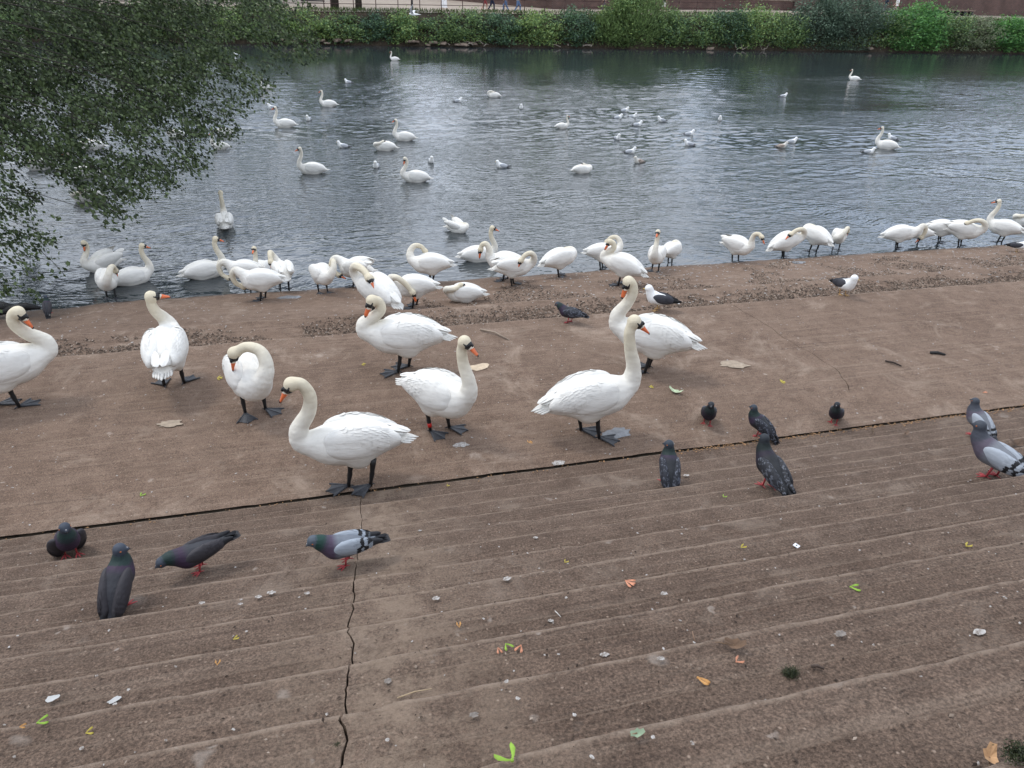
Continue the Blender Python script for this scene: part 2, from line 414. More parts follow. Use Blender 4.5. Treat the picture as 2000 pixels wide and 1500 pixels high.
def slab(name, y0, y1, z0, z1, ridx, mt='concrete_smooth', cr=None, cw=0.008, riser=0.3, xr=(-30, 70), dx=0.045, fine=(-5, 9), rough=0.004, rows=9, wetline=False):
    xs = list(np.arange(fine[0], fine[1], dx))
    xl = list(np.arange(xr[0], fine[0], 0.8)); xh = list(np.arange(fine[1], xr[1], 0.8))
    xs = xl+xs+xh
    cxs = None
    if cr:
        c0 = cr((y0+y1)/2); xs = [x for x in xs if abs(x-c0) > dx*0.8]
        k = sum(1 for x in xs if x < c0); xs = xs[:k]+[('c', -1, 0), ('c', -1, 1), ('c', 1, 1), ('c', 1, 0)]+xs[k:]
    # cross-section: (y, z offset, wear)
    L_ = y1-y0; sec = []
    for i in range(rows):
        t = i/(rows-1); sec.append((y0+(L_-0.012)*t, z0+(z1-z0)*t, 1.0 if (L_*(1-t) < 0.014) else 0.0, 0))
    if L_ > .05: sec.insert(-1, (y1-0.024, z1, 0.0, 0))
    sec.append((y1-0.004, z1-0.006, 1.0, 1)); sec.append((y1, z1-0.016, 0.8, 1)); sec.append((y1-0.002, z1-riser, 0.0, 0))
    mid_ = L_ < .4 and ridx > 0; t_mid = L_*(.42+.1*math.sin(ridx*2.1))
    if mid_:
        sec = [q for q in sec if q[3] or abs((y1-q[0])-t_mid) > .012]
        for dd_, dz_ in ((.006, .0), (0, .003), (-.004, -.0035)): sec.append((y1-t_mid-dd_, z1+(z0-z1)*(t_mid+dd_)/L_+dz_, 1.0 if dd_ == 0 else 0.0, 0))
        tail_ = [q for q in sec if q[3]]+[(y1-0.002, z1-riser, 0.0, 0)]; sec = sorted([q for q in sec if not q[3] and q[1] > z1-.01], key=lambda q: q[0])+tail_
        sec = [((q[0], q[1]-.0035, q[2], q[3]) if q[0] > y1-t_mid else q) for q in sec]
    V = []; W = []
    for yy, zz, wr, e in sec:
        for x in xs:
            dep = 0
            if isinstance(x, tuple):
                wloc = cw*(0.55+0.9*abs(nz_(yy, 0, 9, 5.0)))*(1 if not e else 1)
                xx = cr(yy)+x[1]*wloc*(1.0 if not x[2] else 0.55); dep = -0.035*x[2]
            else: xx = x
            j = 0.006*nz_(xx, ridx*3.3, 1.3)*0.7+0.004*nz_(xx, ridx*7.1, 9)+0.004*nz_(xx, ridx*5.1, 37)
            w_ = max(0.0, 1-(y1-yy)/0.03) if not e else 1.0
            if yy <= y0+1e-6 and ridx > 0: yv = yy+0.0
            else: yv = yy+j*max(w_, 0.0)
            chip = max(0, nz_(xx, ridx*2.7, 5.5)-0.38)*0.05 if w_ > 0 else 0
            z = zz + rough*nz_(xx, yy, 3.2)+rough*0.6*nz_(xx, yy, 14) - chip*w_ + dep
            V.append((xx, yv-chip*w_*0.5, z))
            rp = 0.0
            if cr is crack_x: rp = max(0, 1-abs(xx-(crack_x(yy)+0.12))/0.42)
            wet = 0.0
            if wetline: wet = min(1, max(0, 1-(zz-0.02+0.04*nz_(xx, yy, 1.1))/0.09)*0.8) + (0.5 if False else 0)
            edge = 1.0 if (y1-yy) < 0.015 or e else (0.7 if mid_ and abs(t_mid-(y1-yy)) < 0.004 else 0)
            W.append((edge*(0.5+0.5*wr) if not wetline else 0, rp, wet, 1))
    nx = len(xs); F = []
    for r in range(len(sec)-1):
        for i in range(nx-1): a = r*nx+i; F.append((a, a+1, a+nx+1, a+nx))
    me = np_mesh(name, V, F, M[mt])
    at = me.color_attributes.new('wear', 'FLOAT_COLOR', 'POINT'); at.data.foreach_set('color', np.array(W, dtype=np.float32).ravel())
    me.set_sharp_from_angle(angle=R_(50)) if hasattr(me, 'set_sharp_from_angle') else None
    return me

quay = bpy.data.objects.new('riverside_steps', None); COL.objects.link(quay); tag(quay, kind='structure')
y0 = -1.5
for i in range(13):
    me = slab('step', y0, NY[i], NZ[i]+(0.045 if i > 1 else 0), NZ[i], i+1, mt='concrete', cr=crack_x, riser=0.24, cw=0.0042 if i < 9 else 0.003, fine=(-4, 6), dx=0.03 if i < 9 else 0.04, rough=0.004)
    ob('step', me, quay); y0 = NY[i]-0.004
ob('step', slab('step', 3.969, 4.2745, 1.5, 1.496, 20, mt='concrete', cr=crack_x, cw=0.0035, riser=0.2, fine=(-5, 9), dx=0.05), quay)
plat = ob('platform', slab('platform', 4.278, 6.939, 1.505, 1.5, 21, cr=crack2_x, cw=0.005, riser=0.5, rows=34, fine=(-8, 14), dx=0.09, rough=0.007)); tag(plat, kind='structure')
sa = ob('lower_slab', slab('lower_slab', 6.93, 8.461, 1.07, 1.07, 22, riser=0.5, rows=18, fine=(-8, 16), dx=0.09, rough=0.01)); tag(sa, kind='structure')
# the lowest slab slopes into the river and is broken off at its left end
def low_slab():
    xs = list(np.arange(-30, -9, 0.8))+list(np.arange(-9, 20, 0.1))+list(np.arange(20, 70, 0.8)); ys = list(np.arange(8.45, 14.5, 0.12))
    V = []; W = []
    for y in ys:
        for x in xs:
            z = zprof(max(y, 8.47))
            if y > 12.1: z = 0.045-(y-12.1)*2.2
            fall = min(1, max(0, (-3.25-0.25*nz_(x, y, 0.9)-x)/0.7)); q = min(1, max(0, (y-10.6)/1.0))
            z -= 0.055*fall*q
            z += 0.014*nz_(x, y, 1.7)+0.008*nz_(x, y, 6)+0.004*nz_(x, y, 21)
            V.append((x, y, z)); wet = min(1, max(0, 1-(z-0.0)/0.10))
            wet = max(wet, 0.75*fall*q)
            W.append((0, 0, wet*0.9, 1))
    nx = len(xs); F = [(r*nx+i, r*nx+i+1, (r+1)*nx+i+1, (r+1)*nx+i) for r in range(len(ys)-1) for i in range(nx-1)]
    me = np_mesh('sloping_slab', V, F, M['concrete_smooth'])
    at = me.color_attributes.new('wear', 'FLOAT_COLOR', 'POINT'); at.data.foreach_set('color', np.array(W, dtype=np.float32).ravel())
    return me
tag(ob('sloping_slab', low_slab()), kind='structure')
# dark joint filling below the gap between steps and platform
mb = MB(); mb.box((20, 4.275, 1.452), (100, 0.07, 0.06)); tag(mb.build('joint_soil', M['soil'], None, False), kind='structure')

# river and terrain
wm = bpy.data.meshes.new('river'); 
wm.from_pydata([(-400, 8.6, 0), (500, 8.6, 0), (500, 66.5, 0), (-400, 66.5, 0)], [], [(0, 1, 2, 3)]); wm.materials.append(M['water'])
tag(ob('river', wm), kind='structure'); bpy.data.objects['river'].location.z = -0.045
# the part of the river in view carries real wavelets
def wavelets(nr=700, ncol=820):
    yy = 11.6*np.exp(np.linspace(0, 1, nr)*math.log(66.4/11.6)); u = np.linspace(0, 1, ncol)
    Yg = np.repeat(yy[:, None], ncol, 1); x0 = -0.62*yy-3; x1 = 1.42*yy+4
    Xg = x0[:, None]+(x1-x0)[:, None]*u[None, :]; sp = (x1-x0)/ncol
    rr = np.random.RandomState(5); Z = np.zeros_like(Xg)
    wx = Xg+0.5*np.sin(Yg*.31+1.0)+.3*np.sin(Xg*.23+Yg*.17); wy = Yg+0.6*np.sin(Xg*.27+.5)+.35*np.sin(Xg*.11-Yg*.21)
    for i in range(64):
        lam = math.exp(rr.uniform(math.log(.17), math.log(1.5))); th = R_(90)+rr.normal()*R_(34); k = 2*math.pi/lam; s = .036*(1.0 if lam < .8 else .6)
        fade = np.clip((lam/(sp*2.6)-1)*2, 0, 1)[:, None]*np.clip((lam*(160 if lam > .35 else 110))/Yg, 0, 1)
        grp = .55+.45*np.sin((Xg*math.cos(th+1.3)+Yg*math.sin(th+1.3))*k*.13+rr.uniform(0, 6.28))
        Z += np.sin(k*(math.cos(th)*wx+math.sin(th)*wy)+rr.uniform(0, 6.283))*(s*lam/(2*math.pi))*fade*grp
    m1 = np.sin(Xg*.16+.9+.8*np.sin(Yg*.12))*np.sin(Yg*.23+.5*np.sin(Xg*.11))+.5*np.sin(Xg*.37-Yg*.19+2)+.35*np.sin(Xg*.08+Yg*.5)
    patch = np.clip(.62+.42*m1, .18, 1.25)
    prof = np.interp(Yg, [11.5, 14, 20, 30, 38, 46, 56, 66], [.25, .45, .85, 1.3, 1.1, .6, .16, .05])
    Z = Z*patch*prof; edge = np.clip(np.minimum(u, 1-u)*25, 0, 1)[None, :]; Z = Z*edge
    idx = np.arange(nr*ncol).reshape(nr, ncol)
    F = np.stack([idx[:-1, :-1], idx[:-1, 1:], idx[1:, 1:], idx[1:, :-1]], -1).reshape(-1, 4)
    return np_mesh('river_surface', np.stack([Xg, Yg, Z-.004], -1).reshape(-1, 3), F, M['water'])
tag(ob('river_surface', wavelets()), kind='structure')
def ztop(x): return float(np.interp(x, [-60, -20, 0, 18, 45, 72], [2.0, 1.99, 2.25, 2.42, 2.8, 2.82]))
def zpath(x, y): return ztop(x) + float(np.interp(x, [20, 60], [0.03, 0.06]))*max(0, y-67.6)
xs = list(range(-400, -60, 40))+list(np.arange(-60, 110, 1.5))+list(range(110, 500, 40))
ys = [65.2, 65.6, 66.0, 66.4, 66.8, 67.2]; V = []
for j, y in enumerate(ys):
    t = j/5
    for x in xs: V.append((x, y+0.25*nz_(x, y, 0.4), -0.4+(ztop(x)+0.4)*min(1, t**0.6)+0.15*nz_(x, y, 1.1)*(0 < t < 1)))
nx = len(xs); F = [(r*nx+i, r*nx+i+1, (r+1)*nx+i+1, (r+1)*nx+i) for r in range(5) for i in range(nx-1)]
tag(ob('far_bank', np_mesh('far_bank', V, F, M['soil'])), kind='structure')
V = []; ys = [67.15, 68, 70, 75, 80, 90, 100, 400]
for y in ys:
    for x in xs: V.append((x, y, zpath(x, min(y, 100))))
F = [(r*nx+i, r*nx+i+1, (r+1)*nx+i+1, (r+1)*nx+i) for r in range(len(ys)-1) for i in range(nx-1)]
tag(ob('far_path', np_mesh('far_path', V, F, M['path'])), kind='structure')
# ground behind the camera and river bed
g_ = bpy.data.meshes.new('ground'); g_.from_pydata([(-400, -400, 3.64), (500, -400, 3.64), (500, -1.4, 3.64), (-400, -1.4, 3.64)], [], [(0, 1, 2, 3)]); g_.materials.append(M['path'])
tag(ob('ground', g_), kind='structure')
g_ = bpy.data.meshes.new('river_bed'); g_.from_pydata([(-400, -10, -2), (500, -10, -2), (500, 80, -2), (-400, 80, -2)], [], [(0, 1, 2, 3)]); g_.materials.append(M['soil'])
tag(ob('river_bed', g_), kind='structure')

# ---------------------------------------------------------------- foliage
def leaves(name, C, size, m, aspect=1.7, up=0.5, jitter=0.35, dirs=None):
    """C: (n,3) leaf centres -> one mesh of small folded leaves"""
    n = len(C); C = np.asarray(C)
    if dirs is None:
        d = RN.normal(size=(n, 3)); d[:, 2] *= 0.5
    else: d = dirs + RN.normal(size=(n, 3))*0.5
    d /= np.linalg.norm(d, axis=1)[:, None]
    nn = RN.normal(size=(n, 3)); nn[:, 2] = np.abs(nn[:, 2])+up
    s = np.cross(d, nn); s /= np.linalg.norm(s, axis=1)[:, None]+1e-9
    nn = np.cross(s, d)
    L1 = size*(1+jitter*RN.uniform(-1, 1, n))[:, None]; W1 = L1/aspect
    base = C-d*L1*0.5; tip = C+d*L1*0.5; l = C+s*W1*0.5+nn*L1*0.1; r = C-s*W1*0.5+nn*L1*0.1
    V = np.stack([base, l, tip, r], 1).reshape(-1, 3)
    F = np.arange(n*4).reshape(n, 4)
    return np_mesh(name, V, F, m, smooth=False)
def blob_points(n, c, r, shell=0.55, clumps=None):
    """points in uneven clumps over an ellipsoid's volume, denser to the outside"""
    c = np.array(c); r = np.array(r); k = clumps or max(8, n//60)
    d = RN.normal(size=(k, 3)); d /= np.linalg.norm(d, axis=1)[:, None]
    rad = shell+(1.08-shell)*RN.uniform(0, 1, k)**0.6
    cc = c + d*r*rad[:, None]*RN.uniform(.82, 1.14, k)[:, None]
    i = RN.randint(0, k, n); sz = (0.12+0.15*RN.uniform(0, 1, k))[i][:, None]
    return cc[i] + RN.normal(size=(n, 3))*sz*np.minimum(r, r.mean())*np.array([1, 1, 0.75])

LM = {  # distance haze mixed into the leaf colour: bluish darker tones of far greens
 'bright': leafmat('bright_green_leaves', (0.082, 0.175, 0.076), (0.32, 0.42, 0.13)),
 'mid': leafmat('mid_green_leaves', (0.054, 0.117, 0.068), (0.24, 0.34, 0.11)),
 'dark': leafmat('dark_green_leaves', (0.041, 0.082, 0.063), (0.13, 0.22, 0.10)),
 'willow': leafmat('willow_leaves', (0.08, 0.13, 0.05), (0.24, 0.35, 0.12)),
 'grey': leafmat('grey_green_leaves', (0.045, 0.075, 0.055), (0.17, 0.25, 0.165)),
 'fern': leafmat('fresh_green_leaves', (0.068, 0.175, 0.070), (0.17, 0.38, 0.09)),
 'pale': leafmat('pale_dry_green_leaves', (0.09, 0.12, 0.07), (0.29, 0.32, 0.19)),
 'near': leafmat('near_tree_leaves', (0.014, 0.027, 0.011), (0.105, 0.145, 0.058), 0.5, 0.2, 0.25),
}
# bushes on the far bank: (px, top y, half width px, material, label)
BUSH = [
 (60, 20, 60, 'mid', 'shrub on the far bank behind the left edge of the overhanging branches'),
 (180, 18, 60, 'dark', 'dark shrub on the far bank hidden mostly by the overhanging branches'),
 (300, 20, 60, 'mid', 'mid green shrub on the far bank seen through the overhanging branches'),
 (420, 22, 55, 'bright', 'bright shrub on the far bank just at the tips of the overhanging branches'),
 (520, 14, 60, 'mid', 'leafy green shrub on the far bank left of the bench'),
 (600, 30, 45, 'bright', 'bright green shrub on the far bank below the black bench'),
 (672, 36, 38, 'mid', 'green bush on the far bank in front of the two tree trunks'),
 (735, 38, 30, 'dark', 'low dark bush above the stones at the far waterline'),
 (785, 36, 36, 'bright', 'bright green bush on the far bank just below the flying gull'),
 (850, 40, 34, 'mid', 'grassy green bush on the far bank right of the flying gull'),
 (912, 30, 40, 'mid', 'green bush with pale flowers on the far bank below the two walkers in jeans'),
 (975, 36, 38, 'dark', 'dark bush on the far bank under tall dry grass stems'),
 (1050, 32, 42, 'bright', 'round green bush on the far bank left of the drift branches'),
 (1125, 30, 42, 'dark', 'tangled dark green bush on the far bank left of the willow'),
 (1185, 40, 36, 'willow', 'low willow shoots hanging to the water left of the big willow bush'),
 (1240, -6, 58, 'willow', 'large yellow green willow bush rising above the railing'),
 (1215, -14, 30, 'bright', 'bright leafy bush behind the top of the willow'),
 (1310, 30, 34, 'mid', 'bush with yellow flowers on the far bank right of the willow'),
 (1365, 34, 38, 'mid', 'mid green bush with white flowers on the far bank under the railing'),
 (1425, 24, 38, 'dark', 'dark rounded bush on the far bank with a tall grey tuft behind it'),
 (1465, 20, 40, 'bright', 'bright green bush on the far bank beside leaning dead sticks'),
 (1530, 36, 40, 'mid', 'low green bush on the far bank left of the grey green tree-like bush'),
 (1600, -4, 50, 'grey', 'grey green tall bush, left half of the big clump on the far bank'),
 (1665, -8, 55, 'grey', 'grey green tall bush, right half of the big clump beside the walkers'),
 (1735, 38, 34, 'mid', 'small green bush between the grey green clump and the fern-like bush'),
 (1785, 20, 55, 'fern', 'fresh green arching bush on the far bank in front of the low bench'),
 (1850, 34, 40, 'mid', 'mid green bush on the far bank right of the arching bush'),
 (1900, 42, 48, 'pale', 'pale dry looking bush on the far bank near the right edge'),
 (1975, 42, 45, 'fern', 'green bush on the far bank at the right edge of the view'),
 (2060, 40, 50, 'mid', 'green bush on the far bank beyond the right edge'),
]
YB = 66.0
for px, ty, hw, k, lab in BUSH:
    b = on_y(px, 94, YB-0.5); topz = on_y(px, ty, YB).z; rx = hw*abs(on_y(px+1, 90, YB).x-on_y(px, 90, YB).x)
    h = topz+0.1; root = bpy.data.objects.new('bush', None); COL.objects.link(root); root.location = (b.x, YB, 0.35); tag(root, lab, 'bush', 'bushes along the far bank')
    n = int(1500+rx*h*520); n = min(int(n*(1.9 if k == 'grey' else 1.25)), 12000)
    P = blob_points(n, (0, 0, h*0.5-0.25), (rx*1.08, 1.0+0.25*rx, h*0.54), 0.45, clumps=max(24, n//45))
    P[:, 2] = np.maximum(P[:, 2], -0.25+0.25*RN.uniform(0, 1, n))
    dirs = None; sz, asp = 0.17, 1.6
    if k == 'willow': sz, asp = 0.26, 4.0; q = P-np.array([0, 0, 0.2]); dirs = q/np.linalg.norm(q, axis=1)[:, None]*1.2+np.array([0, 0, 0.6])
    if k == 'fern': sz, asp = 0.30, 3.0
    if k in ('grey', 'pale'): sz, asp = 0.19, 2.0
    ob('foliage', leaves('foliage', P, sz, LM[k], asp, dirs=dirs), root)
    mb = MB()
    for i in range(5):
        a = random.uniform(0, 6.3); mb.tube([(0.2*math.cos(a), 0.2*math.sin(a), -0.3), (rx*0.5*math.cos(a), 0.4*math.sin(a), h*0.4), (rx*0.75*math.cos(a), 0.6*math.sin(a), h*0.75)], [0.05, 0.03, 0.015], 5)
    mb.build('stem', M['twig'], root)
# continuous rank growth and grass at the bank
n = 42000
X = RN.uniform(-30, 85, n); Y = RN.uniform(65.25, 67.5, n); T = (Y-65.2)/2.0
Z = np.interp(X, [-60, -20, 0, 18, 45, 72], [2.0, 1.99, 2.25, 2.42, 2.8, 2.82])*np.clip(T, 0, 1)**0.6*0.72+0.05+RN.uniform(0, 0.3, n)
tag(ob('bank_growth', leaves('bank_growth', np.stack([X, Y, Z], 1), 0.2, LM['bright'], 2.2)), 'rank green weeds and grass covering the far bank between the bushes', 'weeds', kind='stuff')
n = 14000
X = RN.uniform(-25, 80, n); Y = RN.uniform(66.9, 67.75, n); Z = np.array([ztop(x) for x in X])+RN.uniform(0, 0.28, n)
dd = np.tile(np.array([0, 0, 2.0]), (n, 1))
tag(ob('grass_verge', leaves('grass_verge', np.stack([X, Y, Z], 1), 0.24, M['grass'], 6, dirs=dd)), 'strip of long dry and green grass under the railing', 'grass', kind='stuff')
# stones at the far waterline
def rock_mesh(seed, r):
    rr = random.Random(seed); bm = bmesh.new(); bmesh.ops.create_icosphere(bm, subdivisions=2, radius=1)
    for v in bm.verts:
        k = 1+0.28*mn.noise(v.co*1.3+Vector((seed, 0, 0))); v.co = Vector((round(v.co.x*k*2.2)/2.2*0.5+v.co.x*k*0.5, v.co.y*k, max(-.6, min(.62, v.co.z*k))))
        v.co.x *= r[0]; v.co.y *= r[1]; v.co.z *= r[2]
    me = bpy.data.meshes.new('rock'); bm.to_mesh(me); me.polygons.foreach_set('use_smooth', [False]*len(me.polygons)); bm.free(); me.materials.append(M['stone']); return me
RK = [rock_mesh(s, (0.5, 0.35, 0.2)) for s in range(5)]
rl = [(552, 'left end of the far stones'), (575, 0), (600, 0), (622, 0), (640, 0), (660, 0), (683, 0), (800, 0), (815, 0), (832, 0), (850, 0), (868, 0), (890, 0), (905, 0), (925, 0), (1390, 0), (1702, 0)]
for i, (px, _) in enumerate(rl):
    p = on_y(px+random.uniform(-4, 4), 90, 64.95+random.uniform(-.15, .25)); o = ob('rock', RK[i % 5]); s = random.uniform(0.5, .95)
    o.location = (p.x, p.y, 0.08+random.uniform(0, .3)); o.scale = (s, s, s); o.rotation_euler = (random.uniform(-.2, .2), random.uniform(-.15, .15), random.uniform(0, 6.3))
    tag(o, ('stone far right under the fern-like bush at the far waterline' if i == 16 else 'single stone under the bright bush right of the willow at the far waterline' if i == 15 else '%s stone from the left along the far waterline' % 'first second third fourth fifth sixth seventh eighth ninth tenth eleventh twelfth thirteenth fourteenth fifteenth'.split()[i]), 'stone', 'stones at the far waterline')
# drift branches at the far waterline
for i, (px, lab) in enumerate([(1125, 'pale dead branch lying at the far waterline left of the willow'), (915, 'small pale driftwood under the flowering bush on the far bank'), (1465, 'leaning dead sticks above the far waterline right of the willow')]):
    p = on_y(px, 95, 64.75); mb = MB()
    for k in range(6):
        x = random.uniform(-1.6, 1.6); z = random.uniform(0.05, 0.25); a = random.uniform(-1, 1)
        mb.tube([(x, 0, z), (x+0.5*a, 0.1, z+0.25*random.random()), (x+1.1*a, 0.2, z+0.12+0.5*random.random()*(i == 2))], [0.04, 0.03, 0.012], 5)
    o = mb.build('branch', plain('dead_wood', (0.27, 0.23, 0.19), 0.8) if i == 0 else bpy.data.materials['dead_wood']); o.location = (p.x, p.y, 0.0); tag(o, lab, 'branch')

# railing
fence = bpy.data.objects.new('railing', None); COL.objects.link(fence); fence.location = (0, 67.75, 2.2); tag(fence, 'thin rusty brown two-rail railing along the far riverside path', 'railing')
pm = MB(); pm.tube([(0, 0, -0.1), (0, 0, 1.02)], 0.035, 6); pm.tube([(0, 0, 1.02), (0, 0, 1.1)], [0.055, 0.03], 6); pmesh = pm.mesh('post', M['iron'])
posts = [-20+1.78*i for i in range(46)]
for x in posts:
    ob('post', pmesh, fence, (x, 0, ztop(x)-2.2))
for hgt in (0.55, 1.0):
    mb = MB()
    for x0, x1 in zip(posts[:-1], posts[1:]): pass
    mb.tube([(x, -0.005, ztop(x)-2.2+hgt) for x in posts], 0.026, 6); mb.build('rail', M['iron'], fence)

# brick wall behind the path, built in lengths
def brick():
    m, nt, b = mat('red_brown_brickwork', 0.85, 0.2); g = G(nt)
    br = g.n('ShaderNodeTexBrick'); br.inputs['Scale'].default_value = 1.0; br.inputs['Brick Width'].default_value = 0.24; br.inputs['Row Height'].default_value = 0.08; br.inputs['Mortar Size'].default_value = 0.012
    br.inputs['Color1'].default_value = (0.115, 0.06, 0.05, 1); br.inputs['Color2'].default_value = (0.075, 0.042, 0.038, 1); br.inputs['Mortar'].default_value = (0.14, 0.11, 0.095, 1)
    mp = g.n('ShaderNodeMapping'); mp.inputs['Rotation'].default_value = (R_(90), 0, 0); g.l(g.obj(), mp.inputs['Vector']); g.l(mp.outputs[0], br.inputs['Vector'])
    c = g.mix(0.6, br.outputs['Color'], g.ramp(g.noise(0.8, 5), (0.3, 0.5), (0.7, 1.3)), 'MULTIPLY'); g.l(c, b.inputs['Base Color'])
    g.l(g.bump(g.noise(14, 3), 0.4, 0.02), b.inputs['Normal']); return m
M['brick'] = brick()
def wall(p0, p1, h, lab, cope=True, th=0.35, name='brick_wall'):
    p0 = Vector(p0); p1 = Vector(p1); d = p1-p0; ln = d.length; rz = math.atan2(d.y, d.x)
    root = bpy.data.objects.new(name, None); COL.objects.link(root); z = min(zpath(p0.x, p0.y), zpath(p1.x, p1.y))-0.3
    root.location = (p0.x, p0.y, z); root.rotation_euler = (0, 0, rz); tag(root, lab, 'wall')
    MB().box((ln/2, th/2, (h+0.3)/2), (ln, th, h+0.3)).build('wall_face', M['brick'], root, False)
    if cope: MB().box((ln/2, th/2, h+0.3+0.05), (ln+0.04, th+0.12, 0.1)).build('coping', M['stone'], root, False)
    return root
wall((-60, 96, 0), (12, 93, 0), 3.2, 'long dark red brick wall far behind the two tree trunks')
wall((12, 93, 0), (23.4, 73.5, 0), 2.6, 'slanting length of dark red brick wall behind the walkers on the far path', False)
wall((23.4, 73.3, 0), (48.6, 73.3, 0), 1.25, 'low brick wall behind the railing in the middle of the far path')
wall((50.0, 73.0, 0), (95, 73.0, 0), 3.6, 'tall brown brick wall behind the path at the right')
pr = wall((48.7, 72.6, 0), (49.9, 72.6, 0), 1.9, 'square brick pier where the low wall meets the tall wall', True, 1.2, 'brick_pier')
# hedge above the low wall
n = 9000; P = np.stack([RN.uniform(22, 50, n), RN.uniform(73.8, 76, n), RN.uniform(3.4, 6.5, n)], 1)
tag(ob('hedge', leaves('hedge', P, 0.3, LM['dark'])), 'dark green hedge growing over the low brick wall', 'hedge')

# trees behind the far path (mostly mirrored in the river)
def big_tree(x, y, h, r, k, lab, trunk_r=0.28, crown0=0.35, n=2600, lsz=0.62):
    z = zpath(x, min(y, 100)); root = bpy.data.objects.new('tree', None); COL.objects.link(root); root.location = (x, y, z); tag(root, lab, 'tree', 'trees beyond the far path')
    mb = MB(); mb.tube([(0, 0, -0.2), (0.05, 0, h*0.3), (0.2, 0.1, h*0.75)], [trunk_r*1.25, trunk_r, trunk_r*0.4], 9); mb.build('trunk', M['bark'], root)
    mb = MB()
    for i in range(7):
        a = i*0.9+random.random(); z0 = h*random.uniform(0.3, 0.6); mb.tube([(0, 0, z0), (r*.4*math.cos(a), r*.4*math.sin(a), z0+h*.12), (r*.8*math.cos(a), r*.8*math.sin(a), z0+h*.22)], [0.12, 0.08, 0.03], 6)
    mb.build('limb', M['bark'], root)
    P = blob_points(n, (0, 0, h*(crown0+1)/2), (r, r, h*(1-crown0)/2), 0.4, clumps=46)
    ob('crown', leaves('crown', P, lsz, LM[k], 1.4), root)
p = on_y(655, 20, 70.2); big_tree(p.x, 70.2, 11, 3.2, 'mid', 'left one of the two dark tree trunks on the far path', 0.27, 0.42)
p = on_y(701, 20, 70.2); big_tree(p.x, 70.2, 10.5, 3.0, 'mid', 'right one of the two dark tree trunks on the far path', 0.23, 0.42)
for i, (px, y, h, r, k) in enumerate([(60, 84, 12, 6, 'dark'), (250, 86, 13, 6, 'mid'), (420, 84, 12, 5.5, 'dark'), (560, 100, 12, 5, 'mid'), (700, 99, 11, 4, 'dark'), (965, 86, 12.5, 4.8, 'dark'), (1075, 84, 11.5, 4.5, 'mid'), (1180, 83, 12.5, 5, 'dark'), (1275, 84, 11.5, 4, 'mid'), (1480, 84, 12, 4.2, 'dark'), (1580, 85, 13.5, 5.5, 'mid'), (1700, 86, 12.5, 5, 'dark'), (1820, 86, 12, 6, 'mid'), (1950, 86, 11, 6, 'dark'), (2100, 86, 12, 7, 'mid')]):
    p = on_y(px, 10, y); big_tree(p.x, y, h, r, k, 'tall leafy tree behind the walls, seen only as a dark reflection in the river', n=2200, lsz=0.75)
